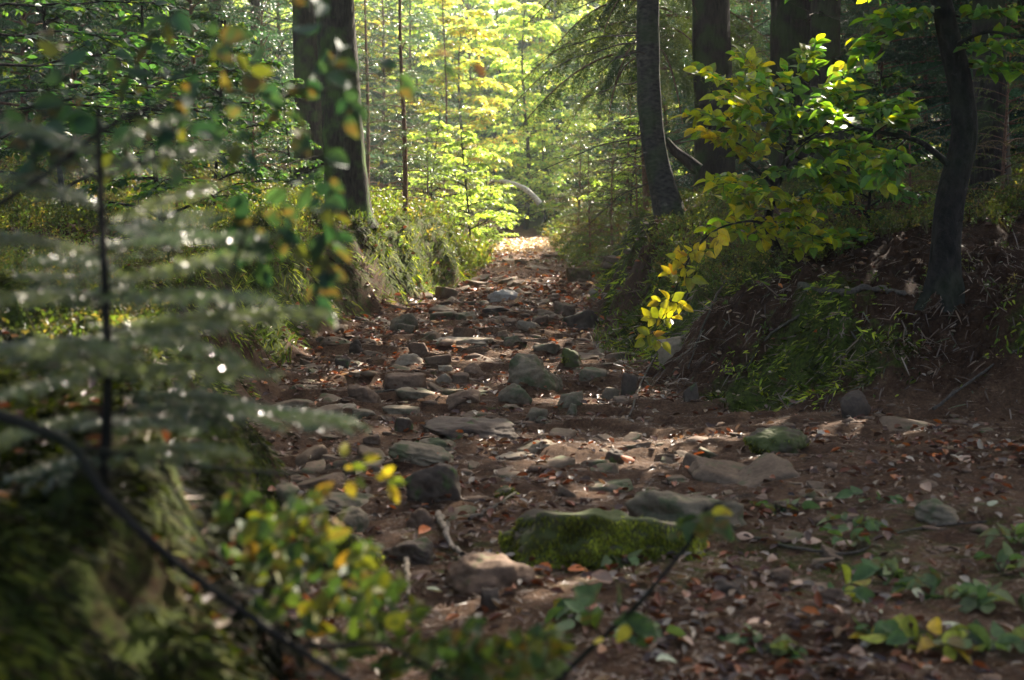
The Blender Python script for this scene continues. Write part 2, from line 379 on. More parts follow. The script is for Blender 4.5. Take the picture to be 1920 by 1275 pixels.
# ------------------------------------------------------------------ stones
_ico = {}
def ico(sub):
    if sub not in _ico:
        import bmesh
        bm = bmesh.new(); bmesh.ops.create_icosphere(bm, subdivisions=sub, radius=1)
        V = np.array([v.co[:] for v in bm.verts]); Fc = np.array([[v.index for v in f.verts] for f in bm.faces]); bm.free()
        _ico[sub] = (V, Fc)
    return _ico[sub]
def stone_shape(kind, seed, sub):
    q = np.random.RandomState(seed); D, Fc = ico(sub)
    if kind == 'round':
        N = nrm(q.normal(0, 1, (12, 3))); dist = q.uniform(.55, .9, 12)
        r = (1 + np.sum((np.maximum(D @ N.T, 1e-3) / dist) ** 14, 1)) ** (-1 / 14)
        r = r * (1 + .12 * fbm(D[:, 0] * 1.6, D[:, 1] * 1.6, D[:, 2] * 1.6, seed=seed, oct=4))
        V = D * r[:, None]
    else:
        n = {'ang': 9, 'rub': 6}.get(kind, 7)
        N = nrm(q.normal(0, 1, (n, 3))); dist = q.uniform(.5, .9, n)
        ax = np.array([(1, 0, 0), (-1, 0, 0), (0, 1, 0), (0, -1, 0), (0, 0, 1), (0, 0, -1)], float)
        ax = nrm(ax + q.normal(0, .13, ax.shape)); N = np.vstack([N, ax]); dist = np.concatenate([dist, q.uniform(.62, .75, 6)])
        dt = D @ N.T
        p = 45.0
        r = (np.sum((np.maximum(dt, 1e-3) / dist) ** p, 1)) ** (-1 / p)
        r = r * (1 + .05 * fbm(D[:, 0] * 2.5, D[:, 1] * 2.5, D[:, 2] * 2.5, seed=seed, oct=4))
        V = D * r[:, None]
        V[:, 2] += .03 * np.round(V[:, 2] * 5) / 5
    ext = (V.max(0) - V.min(0)) / 2
    return (V - (V.max(0) + V.min(0)) / 2) / ext, Fc
PLACED = []
def stone(x0, x1, y0, y1, kind='ang', mat='g', label='', name='stone', depth=.8, sink=.7, roll=0.0, group=None, cat='stone', tilt=0.0, Yhint=None, fuzz=0, rough=.03, lean=.45):
    xc = (x0 + x1) / 2
    g = gnd(xc, y1 - 2) if Yhint is None else at(xc, y1, Yhint)
    Y = g[1]; wd = (x1 - x0) * Y / F; ht = max((y1 - y0) * Y / F - wd * depth * .07, .03)
    seed = int(x0 * 7 + y1 * 13) % 99991
    PLACED.append((g[0], g[1] + wd * .4, wd * .5))
    V, Fc = stone_shape(kind, seed, 5 if (x1 - x0) > 90 else 4)
    full = ht * (1 + sink)
    V = V * np.array([wd / 2, wd * depth / 2, full / 2])
    roll = roll + (((seed * 7) % 13) / 13 - .5) * lean
    ca, sa = math.cos(roll), math.sin(roll); Ry = np.array([[ca, 0, sa], [0, 1, 0], [-sa, 0, ca]])
    ct, st_ = math.cos(tilt), math.sin(tilt); Rx = np.array([[1, 0, 0], [0, ct, -st_], [0, st_, ct]])
    V = V @ Ry.T @ Rx.T
    s2 = max(wd, .2)
    V += rough * s2 * nrm(V) * fbm(V[:, 0] * 9 / s2, V[:, 1] * 9 / s2, V[:, 2] * 14 / s2, seed=seed, oct=3)[:, None]
    mb = MB(); mb.add(V, Fc)
    if fuzz:
        nv = len(V); Fi = Fc; A, B_, C_ = V[Fi[:, 0]], V[Fi[:, 1]], V[Fi[:, 2]]; nn = np.cross(B_ - A, C_ - A); ar = np.linalg.norm(nn, axis=1); nn = nrm(nn)
        p = ar * np.clip((.95 if fuzz > 9000 else .75) - nn[:, 2], 0, 1) * (np.clip(fbm(A[:, 0] * 4, A[:, 1] * 4, A[:, 2] * 5, seed=seed, oct=3) + (.75 if fuzz > 9000 else .6), 0, 1)); ii = rs.choice(len(Fi), fuzz, p=p / p.sum())
        u = rs.dirichlet((1, 1, 1), fuzz); Q = u[:, :1] * A[ii] + u[:, 1:2] * B_[ii] + u[:, 2:] * C_[ii]; nn = nn[ii]
        br = np.clip(.7 + .8 * vnoise(Q[:, 0] * 9, Q[:, 1] * 9, Q[:, 2] * 9, 6), .25, 1.6)[:, None]
        fz = MB(); L_ = rs.uniform(.008, .024, fuzz); leaves(fz, Q, nn * .55 + rv(fuzz, .3) + [0, 0, -.75], nn + rv(fuzz, .2), L_, L_ * .28, STRIP, palette(fuzz, [(.30, .33, .03), (.40, .40, .03), (.16, .15, .03)], [3, 2, 3]) * br)
    org = (g[0], g[1] + wd * depth * .45, g[2] + ht - full / 2)
    me = mb.mesh(name, (0, 0, 0), True); me.materials.append(M_st[mat])
    o = bpy.data.objects.new(name, me); COL.objects.link(o); o.location = org
    tag(o, label, cat, group)
    if fuzz:
        fm = fz.mesh('moss', (0, 0, 0)); fm.materials.append(M_moss); fo = bpy.data.objects.new('moss', fm); COL.objects.link(fo); fo.parent = o
    return o
G1 = 'stones lying on the rocky track'
STONES = [
 (729, 783, 585, 625, 'round', 'g', 'smooth humped grey boulder leaning against the foot of the left bank'),
 (742, 777, 608, 627, 'slab', 'g', 'thin grey slab tucked under the humped boulder by the left bank'),
 (654, 680, 638, 666, 'round', 'd', 'dark rounded stone sitting alone on the left edge of the track'),
 (625, 654, 673, 694, 'ang', 'd', 'small dark stone in shade at the left edge, below the lone rounded one'),
 (767, 805, 639, 666, 'ang', 'b', 'brown pointed stone standing right behind the pale domed boulder'),
 (738, 795, 664, 688, 'round', 'l', 'pale domed boulder left of the track middle with sunlit top'),
 (797, 848, 665, 685, 'ang', 'b', 'low brown stone just right of the pale domed boulder'),
 (846, 890, 613, 640, 'ang', 'b', 'brown wedge-shaped stone rising behind the long flat slab'),
 (808, 923, 631, 649, 'slab', 'l', 'long flat pale slab lying across the track under the brown wedge'),
 (853, 894, 585, 603, 'slab', 'g', 'grey-green flat stone among orange leaves at mid track'),
 (923, 958, 621, 639, 'ang', 'b', 'brown block at the right end of the long flat slab'),
 (942, 985, 630, 651, 'round', 'g', 'greenish rounded stone right of the long flat slab'),
 (713, 797, 699, 734, 'ang', 'b', 'large brown flat-topped block on the left side of the track'),
 (648, 712, 723, 755, 'ang', 'b', 'brown tilted block at lower left of the large flat-topped block'),
 (737, 816, 728, 751, 'slab', 'g', 'grey-green lens-shaped stone directly below the large brown block'),
 (832, 903, 734, 759, 'ang', 'b', 'flat stone with a broken brown right end beside the sunlit dirt'),
 (869, 907, 682, 703, 'round', 'b', 'rounded brown stone in the middle of the track left of the tall mossy boulder'),
 (817, 849, 701, 721, 'ang', 'l', 'small pale broken block in the sunlit gap at mid track'),
 (847, 880, 699, 720, 'ang', 'b', 'small brown stone touching the pale broken block'),
 (821, 848, 686, 697, 'slab', 'l', 'small pale flat stone above the pale broken block'),
 (738, 773, 784, 813, 'ang', 'd', 'dark upright wedge of stone left of the long dark ledge'),
 (902, 962, 573, 588, 'slab', 'd', 'dark flat slab just in front of the whitish log-like rock'),
 (945, 969, 597, 613, 'ang', 'b', 'small brown stone at far mid track before the dark flat slab'),
 (967, 1012, 602, 624, 'slab', 'l', 'pale thin slab leaning between two brown stones'),
 (996, 1031, 593, 614, 'ang', 'b', 'brown pointed stone right behind the pale leaning slab'),
 (1038, 1081, 565, 597, 'ang', 'b', 'squarish brown block with a flat top on the right of the far track'),
 (952, 1050, 661, 726, 'round', 'g', 'largest upright boulder of the middle track, grooved and moss-streaked'),
 (932, 998, 721, 762, 'round', 'g', 'rounded grey boulder with moss just below the grooved upright boulder'),
 (1049, 1095, 655, 695, 'ang', 'm', 'mossy-footed grey boulder at the right bank beside the grooved boulder'),
 (1046, 1094, 733, 768, 'ang', 'g', 'blue-grey block at the foot of the right bank'),
 (1035, 1056, 709, 732, 'round', 'g', 'small grey knob of stone above the blue-grey block'),
 (1162, 1193, 700, 745, 'ang', 'd', 'upright dark stone set in the right bank'),
 (1129, 1164, 727, 752, 'ang', 'g', 'flat green-grey stone touching the upright dark stone of the bank'),
 (984, 1026, 764, 791, 'ang', 'g', 'green-grey wedge in front of the rounded mossy boulder'),
 (1002, 1034, 783, 797, 'round', 'g', 'small dark green stone at the foot of the green-grey wedge'),
 (1000, 1056, 643, 666, 'slab', 'g', 'long grey stone behind the grooved upright boulder'),
 (1233, 1292, 632, 674, 'slab', 'l', 'light grey slab jutting from the right bank behind the yellow twig'),
 (1025, 1050, 551, 564, 'ang', 'b', 'tiny brown wedge on the far track left of the pale rock group'),
 (1105, 1137, 540, 556, 'ang', 'l', 'pale rock at the far right edge of the track in sun'),
 (1056, 1130, 580, 623, 'slab', 'd', 'long dark slab sloping down from the right bank'),
 (1062, 1084, 758, 781, 'ang', 'g', 'small mossy stone below the blue-grey block'),
 (795, 974, 789, 823, 'slab', 'd', 'long dark mossy ledge stone lying across the middle of the track'),
 (757, 856, 820, 851, 'round', 'g', 'low rounded green-grey ledge just below the long dark ledge'),
 (961, 1050, 828, 851, 'round', 'g', 'low flat grey ledge on the right below the long dark ledge'),
 (724, 856, 837, 872, 'round', 'g', 'smooth worn pale slab across the track above the big brown rock'),
 (680, 714, 817, 834, 'ang', 'b', 'small brown cube-like stone left of the green-grey ledge'),
 (1131, 1173, 842, 874, 'round', 'd', 'lone dark stone on bare dirt right of the track middle'),
 (762, 866, 868, 951, 'ang', 'd', 'big dark brown upright rock, tallest of the near track'),
 (592, 692, 955, 1003, 'round', 'g', 'green-grey rounded boulder at left behind the leafy twigs'),
 (586, 712, 992, 1075, 'round', 'm', 'large mossy rounded boulder partly hidden by leafy twigs at left'),
 (713, 816, 1009, 1060, 'round', 'd', 'dark rounded stone right of the large mossy boulder'),
 (758, 815, 955, 992, 'round', 'b', 'brown rounded stone at the foot of the big dark rock'),
 (930, 972, 915, 937, 'round', 'm', 'small mossy stone behind the left end of the mossy slab'),
 (898, 934, 1102, 1147, 'ang', 'd', 'small dark upright stone in front of the sunlit wood'),
 (1580, 1642, 733, 786, 'round', 'd', 'round dark stone lodged at the foot of the right bank'),
 (1282, 1312, 718, 756, 'ang', 'd', 'dark stone half buried in the right bank left of the round one'),
 (1725, 1835, 942, 987, 'round', 'g', 'low grey-green dome of rock at the far right of the foreground'),
 (1442, 1492, 1068, 1097, 'round', 'b', 'small brown stone on the leafy ground near the green seedlings'),
 (1338, 1402, 1088, 1121, 'round', 'd', 'low dark stone in the foreground left of the small brown one'),
 (1538, 1602, 1102, 1140, 'round', 'b', 'brown stone hidden among seedlings in the right foreground'),
 (1400, 1530, 800, 850, 'round', 'm', 'low mossy hump of rock at the edge of the dirt below the right bank'),
 (840, 905, 650, 662, 'slab', 'g', 'thin dark-edged slab right in front of the brown wedge'),
 (600, 668, 758, 775, 'slab', 'l', 'pale flat stone at the left margin above the fern-green twig'),
 (655, 712, 770, 790, 'slab', 'g', 'flat layered stone left of the dark upright wedge'),
 (712, 790, 762, 780, 'slab', 'g', 'wide low grey stone under the lens-shaped stone'),
 (960, 1035, 690, 712, 'slab', 'd', 'dark low stone in front of the grooved boulder'),
 (1085, 1140, 690, 715, 'slab', 'g', 'half buried grey slab at the bank foot right of the mossy-footed boulder'),
 (470, 560, 905, 940, 'round', 'g', 'low grey rock at the left foot of the bank behind blurred twigs'),
 (560, 760, 930, 965, 'round', 'g', 'broad flat green-grey slab left of the big dark rock'),
 (1100, 1190, 905, 925, 'slab', 'g', 'thin slab edge showing behind the mossy slab'),
 (905, 1010, 850, 866, 'slab', 'l', 'thin pale slab right of the big dark rock'),
 (640, 730, 868, 890, 'slab', 'g', 'low slab behind the yellow-leaved twig'),
]
for s in STONES: stone(*s[:6], label=s[6], group=G1, fuzz={'m': 2500}.get(s[5], 0))
# mossy slab, the biggest stone in front, and others with their own shapes
stone(915, 1325, 952, 1070, 'ang', 'm', 'large squared mossy slab in the foreground with bright green front face', 'mossy_slab', .42, .9, fuzz=34000, rough=.04, lean=.08)
stone(822, 1012, 1046, 1112, 'round', 'b', 'sunlit pale worn ridge of rock in front of the mossy slab', 'rock_ridge', .9, 1.0)
stone(1180, 1420, 925, 1010, 'round', 'g', 'rounded dusty rock shelf behind the right end of the mossy slab', 'rock_shelf', .8, .8)
stone(913, 972, 543, 566, 'round', 'w', 'whitish log-like rock lying across the far end of the stony track', 'pale_rock', .5, .3)

# small loose stones: uncountable
def gravel():
    mb = MB(); D, Fc = ico(1)
    y = np.exp(rs.uniform(math.log(4.2), math.log(40), 60000)); x = rs.uniform(-3, 3.2, len(y))
    z, d, dl, dr = base_h(x, y)
    dens = (d < .12) * (.25 + .75 * (fbm(x * .8, y * .8, seed=44, oct=2) > -.1)) * np.where(y > 9, 1, .5)
    k = (rs.rand(len(y)) < dens * .16); x, y = x[k], y[k]; m = len(x)
    s = np.clip(rs.lognormal(math.log(.018), .62, m), .008, .08) * np.clip(y / 12, .75, 1.6)
    z = H(x, y)
    V = D[None] * s[:, None, None] * rs.uniform(.55, 1.25, (m, len(D), 1)) * np.stack([rs.uniform(.8, 1.7, m), rs.uniform(.8, 1.5, m), rs.uniform(.2, .5, m)], -1)[:, None]
    a = rs.uniform(0, 6.28, m); c, s_ = np.cos(a), np.sin(a)
    X = V[..., 0] * c[:, None] - V[..., 1] * s_[:, None]; Yv = V[..., 0] * s_[:, None] + V[..., 1] * c[:, None]
    V = np.stack([X + x[:, None], Yv + y[:, None], V[..., 2] + z[:, None] + s[:, None] * .05], -1)
    Fc = Fc[None] + (np.arange(m) * len(D))[:, None, None]
    mb.add(V.reshape(-1, 3), Fc.reshape(-1, 3))
    tag(mb.build('gravel', M_st['b']), 'small loose stones and grit strewn over the dirt track', 'gravel', kind='stuff')
gravel()
def rubble():
    mb = MB(); protos = [stone_shape('rub' if i % 4 else 'round', 900 + i, 4) for i in range(14)]
    n = 0
    while n < 380:
        y = math.exp(rs.uniform(math.log(5.5), math.log(33))); x = rs.uniform(-2.6, 6)
        z, d, dl, dr = [float(v) for v in base_h(np.array(x), np.array(y))]
        if d > (.7 if dr > dl else .15) or (x > 1.6 and y < 10.5 and rs.rand() < .85) or (d > .1 and rs.rand() < .6): continue
        if any((x - a) ** 2 + (y - b) ** 2 * .35 < (c + .09) ** 2 for a, b, c in PLACED): continue
        if float(fbm(np.array(x * .9), np.array(y * .7), seed=140, oct=2)) < rs.uniform(-.5, .5): continue
        V, Fc = protos[rs.randint(14)]; s_ = rs.lognormal(math.log(.075), .55) * (y / 12) ** .4
        s_ = min(s_, .12 + .012 * y); V = V * np.array([s_ * rs.uniform(.8, 1.5), s_ * rs.uniform(.7, 1.1), s_ * rs.uniform(.25, .6)])
        a = rs.uniform(0, 6.28); c, q = math.cos(a), math.sin(a); t = rs.normal(0, .3)
        V = V @ np.array([[math.cos(t), 0, -math.sin(t)], [0, 1, 0], [math.sin(t), 0, math.cos(t)]])
        V = V @ np.array([[c, q, 0], [-q, c, 0], [0, 0, 1]]) + [x, y, Hs(x, y) - s_ * .12]
        mb.add(V, Fc); n += 1
    tag(mb.build('rubble', M_st['e'], smooth_shade=True), 'broken half buried stones bedded all over the worn track', 'rubble', kind='stuff')
rubble()

# ------------------------------------------------------------------ leaf litter, moss, undergrowth
def surf_normal(x, y):
    e = .06; hx = (H(x + e, y, False) - H(x - e, y, False)) / (2 * e); hy = (H(x, y + e, False) - H(x, y - e, False)) / (2 * e)
    return nrm(np.stack([-hx, -hy, np.ones_like(hx)], -1))
DRY = [(.34, .10, .03), (.20, .07, .03), (.28, .18, .10), (.44, .34, .23), (.12, .06, .035), (.48, .14, .02), (.62, .50, .34)]
def litter():
    mb = MB(); n = 190000
    y = np.exp(rs.uniform(math.log(3.0), math.log(46), n)); x = rs.uniform(-1, 1, n) * (1.5 + y * .30)
    z, d, dl, dr = base_h(x, y)
    cl = fbm(x * .9, y * .9, seed=90, oct=3)
    dens = np.where(d < .3, .20 + .9 * np.clip(cl, 0, 1), .16) * np.where(y > 14, 1.2, .8)
    dens = dens * np.where((y > 17) & (y < 27) & (d < .2), 2.2, 1)
    dens = np.where(y < 11, dens * (.25 + .9 * np.clip(fbm(x * 1.6, y * 1.6, seed=93, oct=3) + .1, 0, 1)), dens); dens = np.where((y > 36) & (y < 44), 2.6, dens); k = rs.rand(n) < dens * .42; x, y, d = x[k], y[k], d[k]; m = len(x)
    z = H(x, y) + rs.uniform(.004, .022, m)
    N = surf_normal(x, y) + rv(m, .38)
    L = rs.uniform(.035, .085, m) * np.clip(y / 15, .8, 1.5)
    C = palette(m, DRY, [1.6, 3, 3, 1.5, 6, .8, .7], .3)
    C = C * np.interp(y, [5, 9, 14], [.55, .7, 1])[:, None]; far = (y > 36) & (y < 44); C[far] = palette(int(far.sum()), [(.62, .50, .34), (.55, .42, .24), (.4, .3, .2)], [3, 2, 1])  # far stretch recoloured paler, sunlight painted into the leaves
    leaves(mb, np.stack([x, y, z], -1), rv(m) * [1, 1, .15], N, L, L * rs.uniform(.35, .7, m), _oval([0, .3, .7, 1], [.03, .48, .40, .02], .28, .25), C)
    m2 = 9000; y2 = rs.uniform(37.2, 43.5, m2); x2 = rs.uniform(-.9, 1.5, m2); L2 = rs.uniform(.07, .15, m2)  # dense pale leaves laid to stand in for the far sun patch
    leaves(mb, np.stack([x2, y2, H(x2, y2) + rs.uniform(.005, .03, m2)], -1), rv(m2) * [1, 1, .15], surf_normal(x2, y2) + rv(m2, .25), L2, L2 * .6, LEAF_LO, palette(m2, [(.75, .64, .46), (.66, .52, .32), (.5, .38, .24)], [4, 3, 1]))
    tag(mb.build('leaf_litter', M_litter), 'fallen brown and orange beech leaves scattered over dirt and stones, paled where they paint the far sun patch', 'fallen leaves', kind='stuff')
    # needles and crumbs of twig
    mb = MB(); n = 60000
    y = np.exp(rs.uniform(math.log(3.2), math.log(24), n)); x = rs.uniform(-1, 1, n) * (1.2 + y * .3)
    m = n; z = H(x, y) + .006
    L = rs.uniform(.02, .09, m)
    leaves(mb, np.stack([x, y, z], -1), rv(m) * [1, 1, .12], surf_normal(x, y) + rv(m, .2), L, .004 + 0 * L, NEEDLE, palette(m, [(.2, .12, .07), (.1, .06, .035), (.32, .24, .16)], [3, 3, 1]))
    tag(mb.build('twig_crumbs', M_litter), 'fine dry needles and twig crumbs covering the soil', 'needle litter', kind='stuff')
litter()
def moss():
    mb = MB(); n = 1000000
    y = np.exp(rs.uniform(math.log(1.3), math.log(36), n)) ; x = rs.uniform(-1, 1, n) * (1.2 + y * .36)
    z, d, dl, dr = base_h(x, y); ms = moss_mask(x, y, dl, dr)
    tuft = fbm(x * 5, y * 5, seed=55, oct=2)
    k = (rs.rand(n) < np.clip(ms - .22, 0, 1) * 1.1 * np.clip(.55 + tuft, 0, 1.3)) ; x, y = x[k], y[k]; m = len(x)
    N = surf_normal(x, y); down = np.stack([N[:, 0], N[:, 1], -(1 - N[:, 2] ** 2) / np.maximum(N[:, 2], .3)], -1)
    down = nrm(down + 1e-4)
    clump = np.stack([vnoise(x * 3, y * 3, seed=61), vnoise(x * 3, y * 3, seed=62), 0 * x], -1)
    rt = (dr[k] > dl[k])[:, None]; D = down * np.where(rt, .8, 1.0) + N * .45 + clump * .5 + rv(m, 1.0) * np.where(rt, .42, .25)
    L = rs.uniform(.03, .095, m) * np.where((y < 6) & (dl[k] > dr[k]), .6, np.clip(y / 13, .38, 1.5))
    z = H(x, y) + .012
    tg = np.where(dl[k] > dr[k], y * 5 + x * 2, x * 9 + y * 3)
    br = np.clip(.62 + .55 * vnoise(x * 2.2, y * 2.2, seed=64) + .85 * vnoise(tg, z * 3.0, seed=65), .15, 1.7)[:, None]
    C = palette(m, [(.20, .26, .022), (.36, .38, .03), (.09, .13, .015), (.13, .10, .03)], [4, 3, 3, 1.4]) * br * np.interp(y, [3, 7, 9], [.18, .42, 1])[:, None]  # dark near moss, its colour lowered further to stand in for shade
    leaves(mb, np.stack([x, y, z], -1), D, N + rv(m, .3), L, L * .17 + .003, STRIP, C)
    tag(mb.build('bank_moss', M_moss), 'bright green moss strands hanging down the faces of both earth banks, near ones darkened as painted shade', 'moss', kind='stuff')
moss()
def rootlets():
    mb = MB(); n = 120000
    y = rs.uniform(7, 26, n); x = rs.uniform(.8, 8, n)
    z, d, dl, dr = base_h(x, y)
    k = (dr > .05) & (dr < 2.6) & (rs.rand(n) < np.clip(.45 + fbm(x * 1.3, y * 1.3, seed=131, oct=2), .1, 1) * .55) ; x, y = x[k], y[k]; m = len(x)
    N = surf_normal(x, y); down = np.stack([N[:, 0], N[:, 1], -(1 - N[:, 2] ** 2) / np.maximum(N[:, 2], .3)], -1)
    L = rs.uniform(.04, .2, m)
    leaves(mb, np.stack([x, y, H(x, y) + .008], -1), nrm(down + 1e-4) + rv(m, .5) + N * .2, N + rv(m, .3), L, .005 + L * .02, STRIP, palette(m, [(.16, .10, .06), (.09, .055, .035), (.22, .16, .11), (.05, .06, .02)], [4, 4, 1.5, 2]))
    tag(mb.build('rootlets', M_litter), 'fine brown rootlets, needles and dry stalks hanging on the right bank', 'rootlets', kind='stuff')
rootlets()
def grass():
    mb = MB(); n = 170000
    y = rs.uniform(13, 46, n); x = rs.uniform(-6, 6, n)
    z, d, dl, dr = base_h(x, y)
    k = (d > .12) & (d < 2.2) & (rs.rand(n) < np.clip(.35 + .8 * fbm(x * .8, y * .8, seed=151, oct=2), 0, 1)); x, y = x[k], y[k]; m = len(x)
    L = rs.uniform(.04, .13, m); N = surf_normal(x, y)
    cl = np.stack([vnoise(x * 4, y * 4, seed=152), vnoise(x * 4, y * 4, seed=153), 0 * x], -1)
    leaves(mb, np.stack([x, y, H(x, y)], -1), N * .5 + [0, 0, .5] + cl * .5 + rv(m, .3), rv(m), L, .006 + L * .05, STRIP, palette(m, [(.12, .17, .03), (.18, .20, .03), (.07, .10, .02), (.20, .15, .06)], [4, 3, 3, 1]))
    tag(mb.build('grass', M_moss), 'short olive grass and moss tufts growing up both banks', 'grass', kind='stuff')
grass()
def undergrowth():
    mb = MB(); n = 64000
    y = np.exp(rs.uniform(math.log(6), math.log(62), n)); x = rs.uniform(-1, 1, n) * (2 + y * .42)
    z, d, dl, dr = base_h(x, y)
    lim = np.where(dl > dr, .62, .8) - np.clip((y - 20) / 14, 0, .7)
    cl = fbm(x * .6, y * .6, seed=23, oct=3)
    k = (d > lim) & (rs.rand(n) < np.clip(.5 + cl, .08, 1)) & ~((x > 2.2) & (y < 12.8) & (rs.rand(n) < .8))
    x, y = x[k], y[k]; m = len(x); z = H(x, y, False)
    q = 16
    h = rs.uniform(.08, .30, m) * np.clip(y / 18, .6, 1.3)
    O = np.repeat(np.stack([x, y, z], -1), q, 0); hh = np.repeat(h, q)
    t = rs.uniform(.15, 1, m * q) ** .7
    off = rv(m * q) * [.5, .5, .12] * hh[:, None] * .7
    P = O + off * t[:, None] + np.stack([0 * t, 0 * t, t * hh], -1)
    C0 = palette(m, [(.07, .10, .02), (.12, .13, .025), (.05, .08, .02), (.16, .12, .04)], [4, 3, 3, 1.5])
    L = rs.uniform(.028, .055, m * q) * np.clip(np.repeat(y, q) / 16, .6, 2.2)
    leaves(mb, P, rv(m * q) + [0, 0, .3], rv(m * q) + [0, 0, .7], L, L * .55, LEAF_LO, np.repeat(C0, q, 0) * rs.uniform(.7, 1.3, (m * q, 1)))
    # stems
    ns = 4; O2 = np.repeat(np.stack([x, y, z], -1), ns, 0); D2 = rv(m * ns) * [.35, .35, .1] + [0, 0, 1]
    leaves(mb, O2, D2, rv(m * ns), np.repeat(h, ns) * 1.15, .005 + .0004 * np.repeat(y, ns), NEEDLE, np.tile([(.07, .06, .03)], (m * ns, 1)))
    tag(mb.build('bilberry_undergrowth', M_leaf), 'low bilberry undergrowth with small leaves covering the tops of the banks', 'undergrowth', kind='stuff')
undergrowth()

# ------------------------------------------------------------------ spruce parts
SPR = [(.045, .085, .028), (.07, .12, .03), (.035, .06, .03), (.11, .14, .035)]
def needles_on(mb, P, T, ln, wd, per, C, up=.15):
    """P,T: twig sample points and tangents; per: needles at each"""
    m = len(P) * per; O = np.repeat(P, per, 0); T = np.repeat(T, per, 0)
    S = nrm(np.cross(T, rv(m))); D = S + T * .9 + [0, 0, up]
    leaves(mb, O, D, rv(m), ln * rs.uniform(.7, 1.2, m), wd, NEEDLE, np.repeat(C, per, 0) * rs.uniform(.7, 1.3, (m, 1)))
def spruce_branch(wood, fol, p0, az, ln, rise, droop, step, nl, nw, per, cols=SPR, w=(3, 3, 2, 1), wd=.012, start=.15, twig=.38, hang=.35, keep=None, wn=5):
    k = 14; s = np.linspace(0, 1, k)
    dh = np.array([math.cos(az), math.sin(az), 0]); sd = np.array([-math.sin(az), math.cos(az), 0])
    bend = rs.normal(0, .12)
    P = p0 + (s * ln)[:, None] * dh + (bend * s * s * ln)[:, None] * sd + np.outer(rise * s * ln - droop * s ** 2 * ln, [0, 0, 1])
    if wood is not None: tube(wood, P, np.linspace(wd, wd * .2, k), wn, (.3, .2, .15))
    T = nrm(np.gradient(P, axis=0))
    nt_ = max(3, int(ln * (1 - start) / step)); ts = start + (1 - start) * (np.arange(nt_) + rs.rand(nt_) * .7) / nt_
    C0 = palette(1, cols, w, .15)[0]
    PP, TT = [], []
    for t in ts:
        b = P[0] * 0 + np.array([np.interp(t, s, P[:, a]) for a in range(3)]); tt = T[min(k - 1, int(t * k))]
        for sg in (-1, 1):
            if rs.rand() < .12: continue
            tl = twig * ln * (1.05 - t) * rs.uniform(.55, 1.1) + .07
            if t < .35: tl *= .7
            d = nrm(tt * rs.uniform(.5, .9) + sd * sg * 1.0 + [0, 0, rs.uniform(-.1, .1)])
            n = max(4, int(tl / (nl * .42))); u = np.linspace(.04, 1, n)[:, None]
            q = b + d * u * tl + np.array([0, 0, -1]) * hang * u ** 2 * tl
            PP.append(q); TT.append(nrm(d + np.array([0, 0, -1]) * 2 * hang * u))
            # secondary
            if tl > .28:
                for v in (.3, .5, .7):
                    for s2 in (-1, 1):
                        dd = nrm(d * .8 + tt * .9 * s2 + [0, 0, -.25]); l2 = tl * (1 - v) * .55
                        n2 = max(3, int(l2 / (nl * .45))); uu = np.linspace(.08, 1, n2)[:, None]
                        bb = b + d * v * tl + np.array([0, 0, -1]) * hang * v ** 2 * tl
                        PP.append(bb + dd * uu * l2 + np.array([0, 0, -1]) * hang * uu ** 2 * l2); TT.append(np.repeat(dd[None], n2, 0))
    PP = np.concatenate(PP); TT = np.concatenate(TT)
    shade = 1 + .25 * vnoise(PP[:, 0] * 4, PP[:, 1] * 4, PP[:, 2] * 4, 3)
    needles_on(fol, PP, TT, nl, nw, per, C0[None] * shade[:, None])
def spruce_meshes(seed, Ht, cb, Rr, nb, step=.10, nl=.034, nw=.0055, per=3, droop=.35, rise=.15, hang=.35, trunk_r=None, cols=SPR, w=(3, 3, 2, 1), bare=0, dead_to=None):
    global rs
    keep = rs; rs = np.random.RandomState(seed)
    wood, fol = MB(), MB(); tr = trunk_r or Ht * .011
    k = 24; z = np.linspace(-.3, Ht, k)
    P = np.stack([.04 * np.sin(z * 1.1 + seed), .04 * np.cos(z * .9 + seed), z], -1)
    tube(wood, P, np.interp(z, [-.3, 0, Ht], [tr * 1.35, tr, tr * .15]), 8, lump=.1)
    for i in range(nb):
        f = (i + rs.rand() * .5) / nb; zz = cb + (Ht - cb) * f
        ln = Rr * (1 - f) ** .75 * rs.uniform(.7, 1.1) + .12
        spruce_branch(wood, fol, np.array([0, 0, zz]), i * 2.4 + rs.normal(0, .3), ln, rise + .5 * f, droop, step, nl, nw, per, cols, w, wd=max(.006, ln * .011), hang=hang)
    for i in range(bare):
        zz = rs.uniform(.4, max(cb, .8)); az = rs.uniform(0, 6.28); ln = Rr * rs.uniform(.35, .9)
        n = 8; s = np.linspace(0, 1, n)
        q = np.array([0, 0, zz]) + (s * ln)[:, None] * np.array([math.cos(az), math.sin(az), 0]) + np.outer(.1 * s * ln - .3 * s * s * ln, [0, 0, 1]) + np.cumsum(rv(n, .015), 0)
        tube(wood, q, np.linspace(.010, .003, n), 4)
    rs = keep
    return wood, fol
def make_tree(name, loc, wood, fol, mw, mf, label, cat='tree', group=None, foln='foliage'):
    r = empty(name, loc)
    tag(r, label, cat, group)
    for mb, nm, mt in ((wood, 'trunk', mw), (fol, foln, mf)):
        if mb.n:
            me = mb.mesh(nm, (0, 0, 0), nm == 'trunk'); me.materials.append(mt)
            o = bpy.data.objects.new(nm, me); COL.objects.link(o); o.parent = r
    return r
def dup(root, loc, rz, sc_, label, group):
    r = root.copy(); COL.objects.link(r); r.location = [float(v) for v in loc]; r.rotation_euler = (0, 0, rz); r.scale = (sc_,) * 3
    r['label'] = label; r['group'] = group
    for ch in list(root.children):
        c = ch.copy(); COL.objects.link(c); c.parent = r
    return r
